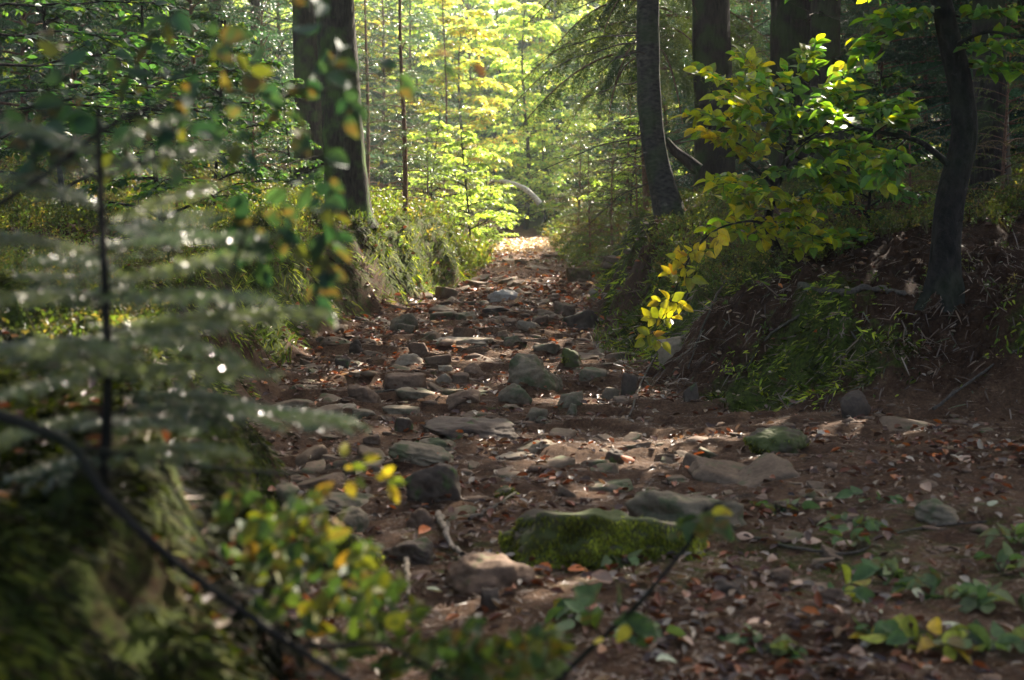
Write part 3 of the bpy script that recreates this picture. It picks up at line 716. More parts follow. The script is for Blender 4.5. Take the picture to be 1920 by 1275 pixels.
def on(px, Y, dz=-.05):
    x = (px - CX) / F * Y
    return np.array([x, Y, Hs(x, Y) + dz])

# ------------------------------------------------------------------ tall trees with trunks in view
GAPS = []   # rays kept open through the high canopy: (point, radius)
def add_gap(px, py, Y, r): GAPS.append((at(px, py, Y), r))
for g in [(330, 520, 3.0, .26), (420, 450, 3.0, .28), (420, 560, 3.0, .28), (530, 590, 3.0, .2), (360, 650, 3.0, .22), (300, 440, 3.0, .2), (370, 370, 3.0, .22), (360, 740, 3.0, .2), (450, 730, 3.0, .16), (330, 800, 3.0, .1), (640, 885, 3.2, .22),
          (900, 1100, 5.5, .28), (1010, 1110, 5.4, .20), (950, 720, 13, .5), (780, 620, 18, .6), (880, 640, 17, .5), (760, 670, 15, .5), (950, 570, 22, .8), (870, 590, 20, .7),
          (640, 560, 17, .7), (740, 500, 21, .9), (830, 480, 23, .9), (560, 640, 14, .5), (1180, 560, 15, .6), (1130, 640, 14.5, .4), (1000, 700, 13.5, .35),
          (1400, 300, 11, .7), (1340, 440, 10, .6), (1240, 540, 10, .6), (1500, 150, 11, .5), (1600, 120, 11, .4), (1000, 520, 29, 1.4), (980, 730, 12.5, .5), (760, 740, 12.3, .4), (860, 770, 11.2, .35), (1060, 760, 11.2, .3), (720, 600, 18.5, .6), (850, 605, 18.5, .7), (900, 820, 9.5, .25), (700, 810, 9.7, .25), (820, 900, 8, .15), (1230, 640, 12, .2), (1380, 880, 8, .15), (980, 470, 38, 2.2), (960, 500, 33, 1.5), (900, 660, 16, .9), (820, 700, 14, .5), (930, 600, 20, .7), (1060, 590, 20, .6), (1020, 560, 24, .9), (680, 600, 18, .5), (850, 440, 27, 1.0), (1100, 480, 27, 1.0),
          (880, 710, 13.3, .25), (700, 700, 13.5, .3), (600, 740, 12.5, .3), (560, 850, 9, .25), (1140, 560, 22, .7), (1370, 690, 10.6, .14), (1620, 700, 10.6, .14), (1480, 640, 10.8, .1)]:
    add_gap(*g)
SHADED = [(at(300, 960, 2.95), .16), (at(330, 1060, 2.9), .2), (at(260, 1180, 2.8), .25), (at(380, 1130, 2.9), .2), (at(1040, 980, 6.6), .3), (at(1150, 980, 6.6), .3), (at(1260, 980, 6.6), .3), (at(200, 1100, 2.87), .22), (at(150, 1000, 2.9), .18), (at(300, 1180, 2.9), .2), (at(240, 1040, 2.9), .15), (at(120, 1180, 2.7), .2)]
def open_sky(P):
    """True where a frond at P may stay"""
    ok = np.ones(len(P), bool)
    for g, r in GAPS:
        v = P - g; t = v @ SUN; d = np.linalg.norm(v - t[:, None] * SUN, axis=1)
        ok &= ~((d < r) & (t > 0))
    for g, r in SHADED:
        v = P - g; t = v @ SUN; d = np.linalg.norm(v - t[:, None] * SUN, axis=1)
        ok |= (d < r) & (t > 0)
    return ok
def canopy(base, z0, z1, Rr, dens=1.0, seed=0):
    """high crown: drooping branches with flat sprays"""
    q = np.random.RandomState(seed); mb, wd = MB(), MB()
    nb = int((z1 - z0) * 7)
    for i in range(nb):
        f = (i + q.rand()) / nb; z = z0 + (z1 - z0) * f; az = i * 2.4 + q.normal(0, .3)
        ln = Rr * (1 - f * .8) * q.uniform(.75, 1.1)
        s = np.linspace(0, 1, 7); dh = np.array([math.cos(az), math.sin(az), 0]); sd = np.array([-math.sin(az), math.cos(az), 0])
        P = base + [0, 0, z] + (s * ln)[:, None] * dh + np.outer(.1 * s * ln - .3 * s ** 2 * ln, [0, 0, 1])
        tube(wd, P, np.linspace(.03, .006, 7), 4)
        n = int(ln * 44 * dens); t = q.uniform(.08, 1, n) ** .8; sg = q.choice([-1, 1], n)
        B = np.stack([np.interp(t, s, P[:, a]) for a in range(3)], -1)
        wdt = (1.1 - t) * ln * .42 * q.uniform(0, 1, n)
        O = B + (sg * wdt)[:, None] * sd + (wdt * .5)[:, None] * dh + q.normal(0, .06, (n, 3)) + np.outer(-.35 * wdt, [0, 0, 1])
        D = dh * .8 + sg[:, None] * sd + q.normal(0, .25, (n, 3)) + [0, 0, -.35]
        k = open_sky(O + nrm(D) * .12)
        O, D = O[k], D[k]; m = len(O)
        if m:
            leaves(mb, O, D, q.normal(0, .35, (m, 3)) + [0, 0, 1], q.uniform(.16, .34, m), q.uniform(.05, .10, m), STRIP, np.array(SPR)[q.randint(0, 4, m)] * q.uniform(.7, 1.3, (m, 1)))
    return mb, wd
def roots_lump(flare):
    ph = rs.uniform(0, 6.28, 2)
    def f(a, s): 
        low = np.clip(1 - s * 9, 0, 1)[:, None] ** 1.5
        return 1 + .5 * flare * low * (1 + .8 * np.cos(a * 5 + ph[0])[None] * 1 + .4 * np.cos(a * 3 + ph[1])[None]) + .035 * np.cos(a * 7 + ph[1])[None]
    return f
def tall_tree(name, pl, Y, wpx, ztop, label, mat, crown=(6, 15, 2.6), flare=.35, group=None, seed=1, dens=1.0, dead=0, n=14, taper=.5, dead_side=None):
    """pl: trunk centre in pixels from top to base"""
    pts = [at(p[0], p[1], Y) for p in pl][::-1]
    b = pts[0].copy(); b[2] = Hs(b[0], b[1]) - .12
    if b[2] < pts[0][2] - .05 or b[2] > pts[0][2] + .05: pts = [b] + [p for p in pts if p[2] > b[2] + .3]
    last, prev = pts[-1], pts[-2]; d = nrm(last - prev) * .5 + np.array([0, 0, .5]); 
    z = last[2]
    while z < ztop:
        z += 1.5; last = last + d / d[2] * 1.5 * np.array([.4, .4, 1]); pts.append(last.copy())
    P = curve(pts, 70); r0 = wpx * Y / F / 2
    t = np.clip((P[:, 2] - P[0, 2]) / (ztop - P[0, 2]), 0, 1)
    zz = P[:, 2] - P[0, 2]
    rad = r0 * (1.08 - taper * t) * (1 + flare * .7 * np.exp(-zz / .3))
    root = empty(name, b + [0, 0, .1]); tag(root, label, 'tree', group)
    mb = MB(); tube(mb, P, rad, 26, lump=.05, seed=seed, ang_lump=roots_lump(flare)); mb.build('trunk', mat, root, smooth_shade=True)
    if dead:
        q = np.random.RandomState(seed + 5)
        for i in range(dead):
            db = MB()
            zf = q.uniform(P[0, 2] + .6, 4.9); k = int(np.argmin(abs(P[:, 2] - zf))); az = q.uniform(0, 6.28)
            if dead_side is not None: az = q.normal(dead_side, .9)
            ln = q.uniform(.6, 2.2); s = np.linspace(0, 1, 10)
            c = P[k] + (s * ln)[:, None] * np.array([math.cos(az), math.sin(az), 0]) + np.outer(q.uniform(-.25, .25) * s * ln - q.uniform(-.1, .45) * s * s * ln, [0, 0, 1]) + np.cumsum(q.normal(0, .018, (10, 3)), 0)
            tube(db, c, np.linspace(.013, .004, 10), 5)
            for u in q.uniform(.25, .9, 4):
                j = int(u * 9); az2 = az + q.choice([-1, 1]) * q.uniform(.5, 1.1); l2 = ln * .4 * (1.1 - u); s2 = np.linspace(0, 1, 6)
                tube(db, c[j] + (s2 * l2)[:, None] * np.array([math.cos(az2), math.sin(az2), 0]) + np.outer(q.uniform(-.5, .3) * s2 * l2, [0, 0, 1]) + np.cumsum(q.normal(0, .01, (6, 3)), 0), np.linspace(.006, .002, 6), 4)
            db.build('dead_branch', M_twig, root)
    if crown:
        c = P[-1].copy(); c[2] = 0; i = int(np.argmin(abs(P[:, 2] - crown[0]))); c[:2] = P[i, :2]
        f, wd = canopy(c, crown[0], crown[1], crown[2], dens, seed); f.build('crown', M_needle, root); wd.build('limbs', M_bark, root)
    return root
GT = 'old spruces standing on the banks'
tall_tree('spruce_tree', [(628, 0), (640, 200), (652, 380), (656, 440)], 21.5, 74, 15, 'thick mossy spruce trunk nearest the track on the left bank', M_bark_moss, (6.5, 15, 2.8), .35, GT, 11, dead=3)
tall_tree('spruce_tree', [(574, 0), (580, 200), (585, 385)], 26, 52, 16, 'spruce trunk standing close behind the thick left one', M_bark_moss, (7, 16, 2.6), .25, GT, 12, dead=4)
TY = min(float(gnd(1262, 402)[1]), 22.0); pass
tall_tree('slender_tree', [(1216, 0), (1216, 120), (1221, 230), (1236, 320), (1262, 400)], TY, 43, 12, 'slender grey trunk with a curved foot at the edge of the right bank', M_bark_grey, (6.5, 12, 2.2), .3, None, 13, dead=14, dead_side=2.6)
tall_tree('spruce_tree', [(1332, 0), (1336, 150), (1340, 330)], 23, 70, 16, 'broad dark spruce trunk just right of the slender grey one', M_bark, (6.5, 16, 3.0), .3, GT, 14, dead=12)
tall_tree('spruce_tree', [(1422, 0), (1422, 300)], 33, 36, 15, 'distant spruce trunk seen between the broad dark trunks', M_bark, (8, 15, 2.4), .2, GT, 15, dead=4)
tall_tree('spruce_tree', [(1482, 0), (1484, 200), (1490, 400)], 20.5, 74, 16, 'very dark trunk directly behind the beech sapling, left of the flared one', M_bark, (6, 16, 3.0), .3, GT, 16, dead=6)
tall_tree('spruce_tree', [(1548, 0), (1549, 200), (1562, 380), (1570, 410)], 19, 54, 15, 'dark trunk with a flared root foot behind the beech sapling', M_bark, (6, 15, 2.8), .5, GT, 17, dead=6)
tall_tree('spruce_tree', [(1862, 0), (1862, 270)], 30, 30, 14, 'thin straight spruce trunk at the far right edge of the wood', M_bark, (7, 14, 2.4), .2, GT, 18, dead=5)
tall_tree('spruce_tree', [(1760, 0), (1772, 150), (1776, 270)], 27, 18, 12, 'thin trunk seen just left of the curved beech trunk', M_bark, (6, 12, 2.0), .2, GT, 19, dead=6)
tall_tree('spruce_tree', [(95, 0), (97, 230)], 24, 34, 15, 'dark trunk in the shade at the far left', M_bark, (7, 15, 2.8), .2, GT, 20, dead=4)
tall_tree('spruce_tree', [(404, 0), (407, 300)], 29, 24, 14, 'thin dark trunk in the left wood behind the hanging twigs', M_bark, (6.5, 14, 2.4), .2, GT, 21, dead=6)
tall_tree('spruce_tree', [(232, 0), (236, 280)], 33, 46, 15, 'shaded trunk between the far left one and the thin dark one', M_bark, (6, 15, 2.8), .2, GT, 22, dead=4)
tall_tree('spruce_tree', [(478, 0), (484, 300)], 36, 20, 14, 'faint thin trunk left of the two thick left trunks', M_bark, (7, 14, 2.2), .2, GT, 23, dead=4)
# trees just outside the frame on the right and left, whose crowns shade the track
k = 0
for (x, y, r_) in [(7.6, 13.5, 3.2), (9.2, 18, 3.2), (6.6, 9.5, 3.0), (11.5, 22.5, 3.2), (8.7, 24, 3.0), (5.6, 5.8, 2.8), (12.5, 15.5, 3.2), (11.8, 29, 3.0), (4.9, 14.6, 2.6), (-5.6, 9.5, 3.0), (-8.5, 16, 3.2), (-5.0, 4, 2.6), (14.5, 25, 3.2)]:
    px = x / y * F + CX
    tall_tree('spruce_tree', [(px, -20), (px + 3, 180), (px + 4, 350)], y, 60 * 14 / y if y > 9 else 60, 17, 'tall spruce beside the view, its crown shading the track', M_bark, ((5.2 if k != 8 else 5.6), 15.5, r_), .25, 'spruces beside the view', 40 + k, dens=1.15)
    k += 1

# curved beech trunk, right foreground
BY = float(gnd(1768, 548)[1])
def beech_trunk():
    Y = BY
    root = empty('curved_beech', at(1770, 535, Y)); tag(root, 'dark curved beech trunk leaning at the right foreground bank', 'tree')
    pl = [(1768, 560, Y), (1770, 500, Y), (1776, 420, Y), (1790, 340, Y), (1806, 270, Y), (1808, 220, Y), (1797, 140, Y), (1780, 70, Y), (1765, 0, Y), (1750, -90, Y), (1745, -300, Y), (1760, -700, Y), (1740, -1100, Y)]
    q_ = path_at(pl, Y); q0 = q_[0].copy(); q0[2] = Hs(q0[0], q0[1]) - .15
    P = curve(np.vstack([q0[None], q_[1:]]), 60); z = P[:, 2]
    rad = np.interp(z, [.7, .85, 1.05, 1.6, 2.6, 3.5, 5.5], [.155, .135, .115, .104, .09, .075, .045])
    mb = MB(); tube(mb, P, rad, 24, lump=.10, seed=3, ang_lump=roots_lump(.6)); mb.build('trunk', M_bark_dark, root, smooth_shade=True)
    b = MB()
    tube(b, curve(path_at([(1778, 308), (1755, 288), (1725, 266), (1690, 256), (1650, 248), (1610, 240), (1580, 226)], BY - .1), 20), np.linspace(.028, .008, 20), 7)
    tube(b, curve(path_at([(1610, 240), (1560, 250), (1520, 262), (1470, 300)], BY - .1), 12), np.linspace(.009, .004, 12), 5)
    b.build('branch', M_bark_dark, root, smooth_shade=True); b = MB()
    tube(b, curve(path_at([(1780, 90, BY), (1850, 60, BY - .3), (1920, 70, BY - .6), (1990, 60, BY - .8)], BY), 12), np.linspace(.016, .006, 12), 5)
    b.build('branch', M_bark_dark, root, smooth_shade=True)
    return root, P

# ------------------------------------------------------------------ broad leaves
GREEN = [(.07, .17, .03), (.14, .25, .02), (.36, .38, .015), (.56, .44, .015)]
def leafy_twig(wood, fol, P, rad, n, size, cols, w, tpl=LEAF_MID, plane=(0, 0, 1), jit=.35, side=.9, hang=0.0, var=.2, term=True):
    """alternate leaves along polyline P"""
    P = np.asarray(P, float); k = len(P)
    if wood is not None: tube(wood, P, np.linspace(rad, rad * .35, k), 5, (.2, .15, .1))
    t = (np.arange(n) + .5 + rs.uniform(-.3, .3, n)) / n * (k - 1) * .97; i = t.astype(int); f = (t - i)[:, None]
    O = P[i] * (1 - f) + P[np.minimum(i + 1, k - 1)] * f; T = nrm(P[np.minimum(i + 1, k - 1)] - P[i])
    pl = np.broadcast_to(np.asarray(plane, float), (n, 3)) + rv(n, .2)
    S = nrm(np.cross(T, pl)) * np.where(np.arange(n) % 2, 1, -1)[:, None]
    D = S * side + T * .6 + rv(n, .18) + [0, 0, -hang]
    if term: D[-1] = T[-1]
    L = size * rs.uniform(.65, 1.15, n)
    Nn = pl + rv(n, jit); Wd = L * rs.uniform(.5, .7, n); C = palette(n, cols, w, var)
    if tpl is LEAF_HI:
        v = rs.randint(0, len(LEAF_VAR), n)
        for q in range(len(LEAF_VAR)):
            m = v == q
            if not m.any(): continue
            kk = len(LEAF_VAR[q][0]); Cv = np.repeat(C[m], kk, 0) * rs.uniform(.8, 1.2, (m.sum() * kk, 1))
            brown = np.repeat(rs.rand(m.sum()) < .3, kk) & (rs.rand(m.sum() * kk) < .35)
            Cv[brown] = Cv[brown] * .4 + np.array([.10, .045, .012])
            leaves(fol, O[m], D[m], Nn[m], L[m], Wd[m], LEAF_VAR[q], Cv)
    else: leaves(fol, O, D, Nn, L, Wd, tpl, C)
def grow(wood, fol, p, d, ln, rad, nsub, size, cols, w, tpl, nleaf=7, plane=(0, 0, 1), sag=.15, depth=1, hang=0.0, jit=.35):
    k = 9; s = np.linspace(0, 1, k); d = nrm(np.asarray(d, float))
    P = p + (s * ln)[:, None] * d + np.outer(-sag * s ** 2 * ln, [0, 0, 1]) + np.cumsum(rv(k, ln * .012), 0) * (s > 0)[:, None]
    if wood is not None: tube(wood, P, np.linspace(rad, rad * .3, k), 5)
    T = nrm(np.gradient(P, axis=0))
    for j in range(nsub):
        t = .2 + .8 * (j + rs.rand() * .6) / nsub; i = min(k - 1, int(t * (k - 1)))
        sd = nrm(np.cross(T[i], np.asarray(plane, float) + rv(1, .15)[0])) * (1 if j % 2 else -1)
        dd = T[i] * .75 + sd * rs.uniform(.5, 1) + rv(1, .12)[0]
        l2 = ln * rs.uniform(.28, .5) * (1.15 - t * .5)
        if depth > 1: grow(wood, fol, P[i], dd, l2, rad * .45, max(3, nsub // 2), size, cols, w, tpl, nleaf, plane, sag, depth - 1, hang, jit)
        else:
            s2 = np.linspace(0, 1, 6); Q = P[i] + (s2 * l2)[:, None] * nrm(dd) + np.outer(-sag * s2 ** 2 * l2, [0, 0, 1])
            leafy_twig(wood, fol, Q, rad * .35, nleaf, size, cols, w, tpl, plane, hang=hang, jit=jit)
    leafy_twig(None, fol, P[k // 2:], rad * .3, nleaf, size, cols, w, tpl, plane, hang=hang, jit=jit)
    return P
def sapling():
    Y = 10.6
    g = gnd(1462, 484); Y = g[1]
    root = empty('beech_sapling', g); tag(root, 'young beech with green and yellow leaves on the crest of the right bank', 'tree')
    wood, fol = MB(), MB()
    st = curve(path_at([(1466, 505), (1456, 470), (1440, 425), (1446, 380), (1462, 330), (1478, 285), (1480, 235), (1470, 190)], Y), 26)
    tube(wood, st, np.linspace(.055, .02, 26), 9, lump=.08)
    st2 = curve(path_at([(1452, 350), (1420, 320), (1392, 300), (1365, 285)], Y), 10); tube(wood, st2, np.linspace(.022, .008, 10), 6)
    st3 = curve(path_at([(1466, 320, Y), (1500, 270, Y - .1), (1540, 240, Y - .2), (1590, 200, Y - .3)], Y), 10); tube(wood, st3, np.linspace(.022, .008, 10), 6)
    sc_ = 125.0 * Y / 1060   # leaf size follows the picture
    size = .142
    def br(px0, py0, px1, py1, dy, n, cols, w, nl=8, sag=.12, hang=.15):
        a, b = at(px0, py0, Y), at(px1, py1, Y + dy)
        grow(wood, fol, a, b - a, np.linalg.norm(b - a), .010, n + 2, size, cols, w, LEAF_HI, nl, (0, -.35, 1), sag, hang=hang, jit=.45)
    yl = ([GREEN[2], GREEN[3], GREEN[1]], [4, 1.6, 3]); gr = ([GREEN[0], GREEN[1], GREEN[2]], [4, 4, 1.6])
    br(1480, 240, 1320, 110, -.2, 6, *yl); br(1478, 215, 1400, 75, .1, 6, *yl); br(1476, 200, 1520, 70, -.1, 6, *gr); br(1480, 240, 1620, 100, -.4, 7, *gr)
    br(1480, 260, 1690, 175, -.3, 7, *gr); br(1480, 285, 1660, 260, -.6, 7, *gr); br(1476, 280, 1310, 190, -.3, 6, *yl); br(1466, 320, 1320, 235, -.1, 6, *yl)
    br(1455, 350, 1340, 320, -.5, 5, *yl); br(1470, 310, 1560, 180, .3, 6, *gr); br(1478, 290, 1600, 340, -.2, 6, *gr); br(1450, 380, 1560, 360, -.4, 5, *yl)
    br(1446, 400, 1380, 360, -.2, 5, *yl); br(1446, 420, 1560, 430, -.5, 5, *yl); br(1446, 400, 1360, 420, -.4, 4, *yl); br(1478, 250, 1430, 130, -.6, 6, *gr)
    br(1470, 300, 1500, 200, -.7, 6, *gr); br(1445, 430, 1500, 400, -.5, 5, *yl); br(1560, 260, 1700, 330, -.1, 6, *gr); br(1455, 360, 1400, 330, -.7, 5, *yl); br(1462, 330, 1530, 300, -.8, 6, *gr)
    br(1470, 250, 1370, 160, -.6, 6, *yl); br(1480, 240, 1580, 140, -.7, 6, *gr); br(1456, 440, 1640, 430, .1, 6, *gr)
    # drooping yellow spray
    YL = [(.46, .34, .015), (.36, .32, .015), (.24, .26, .02), (.34, .18, .02)]
    P = curve(path_at([(1444, 420, Y), (1400, 415, Y - .3), (1345, 430, Y - .5), (1305, 465, Y - .6), (1280, 510, Y - .65), (1262, 555, Y - .7), (1240, 600, Y - .75), (1218, 640, Y - .75)], Y), 30)
    tube(wood, P, np.linspace(.012, .003, 30), 5)
    for (px, py, dx, dy) in [(1300, 470, 1, .2), (1300, 470, -.6, .5), (1275, 520, 1, .1), (1275, 520, -1, -.2), (1258, 565, 1, .4), (1258, 565, -1, .1), (1240, 600, -1, -.1), (1240, 600, .9, -.1), (1225, 625, -.8, .5), (1222, 632, .8, .5), (1285, 500, -.9, -.7), (1345, 430, 0, 1), (1380, 420, -.2, -1)]:
        a = at(px, py, Y - .7); b = at(px + dx * 26, py + dy * 26, Y - .8)
        leafy_twig(wood, fol, curve([a, (a + b) / 2 + [0, 0, .01], b], 6), .004, 5, .125, YL, [4, 3, 1.5, .5], LEAF_HI, (0, -1, .45), .25)
    wood.build('trunk', M_bark_dark, root, smooth_shade=True); fol.build('foliage', M_leaf, root, smooth_shade=True)
sapling()
root, BP = beech_trunk()
fol, wd = MB(), MB()
for (a, b, dy, n) in [((1780, 90), (1920, 70), -.4, 8), ((1700, 258), (1640, 330), -.2, 5), ((1620, 242), (1560, 200), .2, 5), ((1790, 30), (1900, 10), -.3, 7), ((1770, 20), (1640, 30), -.2, 7), ((1770, 10), (1600, 90), .2, 8), ((1640, 248), (1700, 200), -.2, 5), ((1790, 120), (1920, 120), -.2, 6)]:
    p, q = at(*a, BY), at(*b, BY + dy)
    wd = MB(); grow(wd, fol, p, q - p, np.linalg.norm(q - p), .009, n, .13, GREEN[:3], [5, 4, 1], LEAF_HI, 6, (0, -.3, 1), .1, hang=.1); wd.build('twig', M_bark_dark, root)
for i in range(6):   # crown above the frame
    p = BP[42 + i]; az = i * 2.4; wd = MB()
    grow(wd, fol, p, [math.cos(az), math.sin(az), .3], 1.2, .02, 8, .12, GREEN[:3], [5, 4, 1], LEAF_MID, 7, depth=2); wd.build('twig', M_bark_dark, root)
fol.build('foliage', M_leaf, root, smooth_shade=True)

# ------------------------------------------------------------------ young spruces
w_, f_ = spruce_meshes(101, 6.8, .9, 1.25, 62, .11, .034, .006, 3, .30, .10, .3, .05, bare=10)
y1 = make_tree('young_spruce', on(757, 26), w_, f_, M_bark_red, M_needle, 'slim young spruce with reddish stem on the left bank beside the track', group='young spruces', cat='tree')
w_, f_ = spruce_meshes(102, 5.6, .2, 1.9, 104, .085, .044, .011, 3, .30, .15, .4, .05, cols=[(.035, .09, .05), (.05, .125, .06), (.025, .06, .035)], w=(3, 2, 2))
y2 = make_tree('young_spruce', on(500, 31), w_, f_, M_bark_red, M_needle, 'bushy young spruce left of the two thick left trunks', group='young spruces', cat='tree')
w_, f_ = spruce_meshes(103, 11, 2.6, 2.7, 130, .10, .048, .010, 5, .6, .05, 1.0, .09, cols=[(.10, .15, .03), (.16, .20, .03), (.06, .10, .03)], w=(3, 2, 2))
_V = np.concatenate(f_.V).reshape(-1, 3, 3); _C = np.concatenate(f_.C).reshape(-1, 3, 3); _k = open_sky(_V.mean(1) + on(1212, 24.5)) | ((_V.mean(1)[:, 2] < 5.2) & (rs.rand(len(_V)) < .6)) | (rs.rand(len(_V)) < .35)
f_ = MB(); f_.add(_V[_k].reshape(-1, 3), np.arange(_k.sum() * 3).reshape(-1, 3), _C[_k].reshape(-1, 3))
y3 = make_tree('drooping_spruce', on(1212, 24.5), w_, f_, M_bark_red, M_needle, 'spruce with long drooping branches hanging over the right of the track', group='young spruces', cat='tree')
w_, f_ = spruce_meshes(104, 2.4, .05, 1.15, 44, .09, .032, .006, 3, .35, .25, .35, .03, cols=[(.07, .10, .03), (.12, .13, .035), (.14, .10, .04)], w=(3, 3, 2))
y4 = make_tree('spruce_seedling', on(1150, 25), w_, f_, M_bark_red, M_needle, 'low brownish-green spruce crowding the right side of the track', group='small spruces', cat='tree')
GY, GS = 'young spruces', 'small spruces'
for (src, px, Y, rz, s, lab, g) in [
    (y1, 690, 33, 1.0, 1.05, 'young spruce with bare lower twigs just right of the thick left trunk', GY),
    (y1, 835, 37, 2.2, .95, 'young spruce standing half in sun behind the slim reddish one', GY),
    (y2, 370, 27, .7, 1.15, 'bushy young spruce behind the blurred hanging leaves', GY),
    (y2, 240, 29, 2.7, 1.25, 'dark bushy young spruce in the left wood', GY),
    (y2, 60, 23, 4.1, 1.2, 'bushy spruce in deep shade at the far left edge', GY),
    (y2, 440, 40, 5.0, 1.5, 'taller bushy spruce in the left background', GY),
    (y2, 720, 44, 3.3, 1.5, 'tall bushy spruce in the background behind the reddish stem', GY),
    (y2, 1240, 36, 1.9, 1.45, 'bushy spruce seen behind the slender grey trunk', GY),
    (y2, 1400, 31, 3.7, 1.4, 'bushy spruce between the broad trunk and the beech sapling', GY),
    (y2, 1640, 22, .3, 1.15, 'shiny-needled spruce left of the curved beech', GY),
    (y2, 1730, 27, 5.5, 1.45, 'shiny-needled spruce right behind the curved beech', GY),
    (y2, 1860, 20, 2.0, 1.2, 'shiny-needled spruce at the right edge of the wood', GY),
    (y2, 1960, 25, 4.4, 1.5, 'spruce at the right margin with only its left branches in view', GY),
    (y3, 1345, 37, 2.0, 1.0, 'drooping spruce behind the broad dark trunk', GY),
    (y3, 1560, 34, 4.0, 1.0, 'drooping spruce deep in the right wood', GY),
    (y3, 1800, 33, 1.0, 1.05, 'drooping spruce in the right background', GY),
    (y3, 330, 42, .5, 1.1, 'drooping spruce in the left background', GY),
    (y3, 120, 36, 3.5, 1.1, 'drooping spruce in the shaded far left background', GY),
    (y4, 1105, 30, 1.0, 1.0, 'low spruce nearest the far bend on the right bank', GS),
    (y4, 1190, 21.5, 2.4, .72, 'low spruce in front of the slender grey trunk', GS),
    (y4, 1085, 37, 4.0, 1.2, 'low spruce at the far right of the sunlit bend', GS),
    (y4, 1180, 31, 5.1, 1.5, 'larger low spruce behind the ones lining the right bank', GS),
    (y4, 862, 34, .4, .95, 'low sunlit spruce overhanging the track from the left bank', GS),
    (y4, 800, 30, 3.1, .85, 'low spruce on the left bank beside the slim reddish stem', GS),
    (y4, 893, 41, 2.1, .8, 'low golden spruce at the sunlit end of the left bank', GS),
    (y4, 1700, 15, 1.3, .6, 'small spruce in undergrowth left of the curved beech foot', GS),
    (y4, 1880, 14, 4.6, .75, 'small spruce in undergrowth right of the curved beech', GS),
    (y4, 330, 17, 2.0, .8, 'small spruce on the left bank behind the blurred conifer', GS),
    (y4, 480, 22, 5.0, .9, 'small spruce left of the second thick trunk', GS),
    (y4, 150, 19, 1.0, .9, 'small spruce in the shade at the far left', GS)]:
    dup(src, on(px, Y), rz, s, lab, g)

# ------------------------------------------------------------------ broadleaf background trees
def broad_meshes(seed, Ht, cb, spread, nb, size, cols, w, nleaf=6, nsub=7, lean=0):
    global rs
    keep = rs; rs = np.random.RandomState(seed)
    wood, fol = MB(), MB(); k = 16; z = np.linspace(-.3, Ht, k)
    P = np.stack([lean * z + .12 * np.sin(z * .8 + seed), .12 * np.cos(z * .7), z], -1)
    tube(wood, P, np.interp(z, [-.3, Ht], [Ht * .012, .012]), 8, lump=.1)
    for i in range(nb):
        f = (i + rs.rand()) / nb; zz = cb + (Ht - cb) * f; az = i * 2.4 + rs.normal(0, .4)
        j = int(np.argmin(abs(z - zz))); ln = spread * (1 - f * .65) * rs.uniform(.6, 1.1)
        grow(wood, fol, P[j] + [0, 0, zz - z[j]], [math.cos(az), math.sin(az), rs.uniform(.1, .6)], ln, .018, nsub, size, cols, w, LEAF_LO, nleaf, depth=2, sag=.25, jit=.4)
    rs = keep
    return wood, fol
YG = [(.32, .44, .16), (.55, .60, .24), (.74, .68, .34), (.16, .30, .11), (.62, .42, .2)]
w_, f_ = broad_meshes(201, 8, .5, 3.0, 44, .17, YG, [4, 4, 2, 2, .3], 7, 9)
b1 = make_tree('beech_tree', on(985, 50), w_, f_, M_bark_grey, M_leaf, 'sunlit yellow-green beech closing the view at the end of the track', group='sunlit broadleaf trees', foln='crown')
w_, f_ = broad_meshes(202, 7, 1.0, 2.6, 36, .17, [(.62, .50, .18), (.58, .36, .14), (.5, .56, .2), (.30, .40, .13)], [3, 1, 3, 3], 7, 8)
b2 = make_tree('maple_tree', on(868, 46), w_, f_, M_bark_grey, M_leaf, 'broadleaf tree turning orange left of the track end', group='sunlit broadleaf trees', foln='crown')
w_, f_ = broad_meshes(204, 2.6, .2, 1.4, 20, .10, [(.035, .09, .04), (.07, .14, .035), (.15, .19, .03)], [4, 3, 1], 6, 6)
b4 = make_tree('beech_shrub', on(300, 14.5), w_, f_, M_bark_dark, M_leaf, 'beech shrub with small leaves behind the blurred conifer', 'shrub', group='beech shrubs')
w_, f_ = broad_meshes(203, 2.4, .2, 1.4, 20, .10, YG[:2] + [(.2, .28, .05)], [3, 2, 4], 6, 6)
b3 = make_tree('beech_shrub', on(872, 31), w_, f_, M_bark_dark, M_leaf, 'small yellow-green beech shrub on the crest of the left bank', 'shrub', group='beech shrubs')
GB = 'sunlit broadleaf trees'; GH = 'beech shrubs'
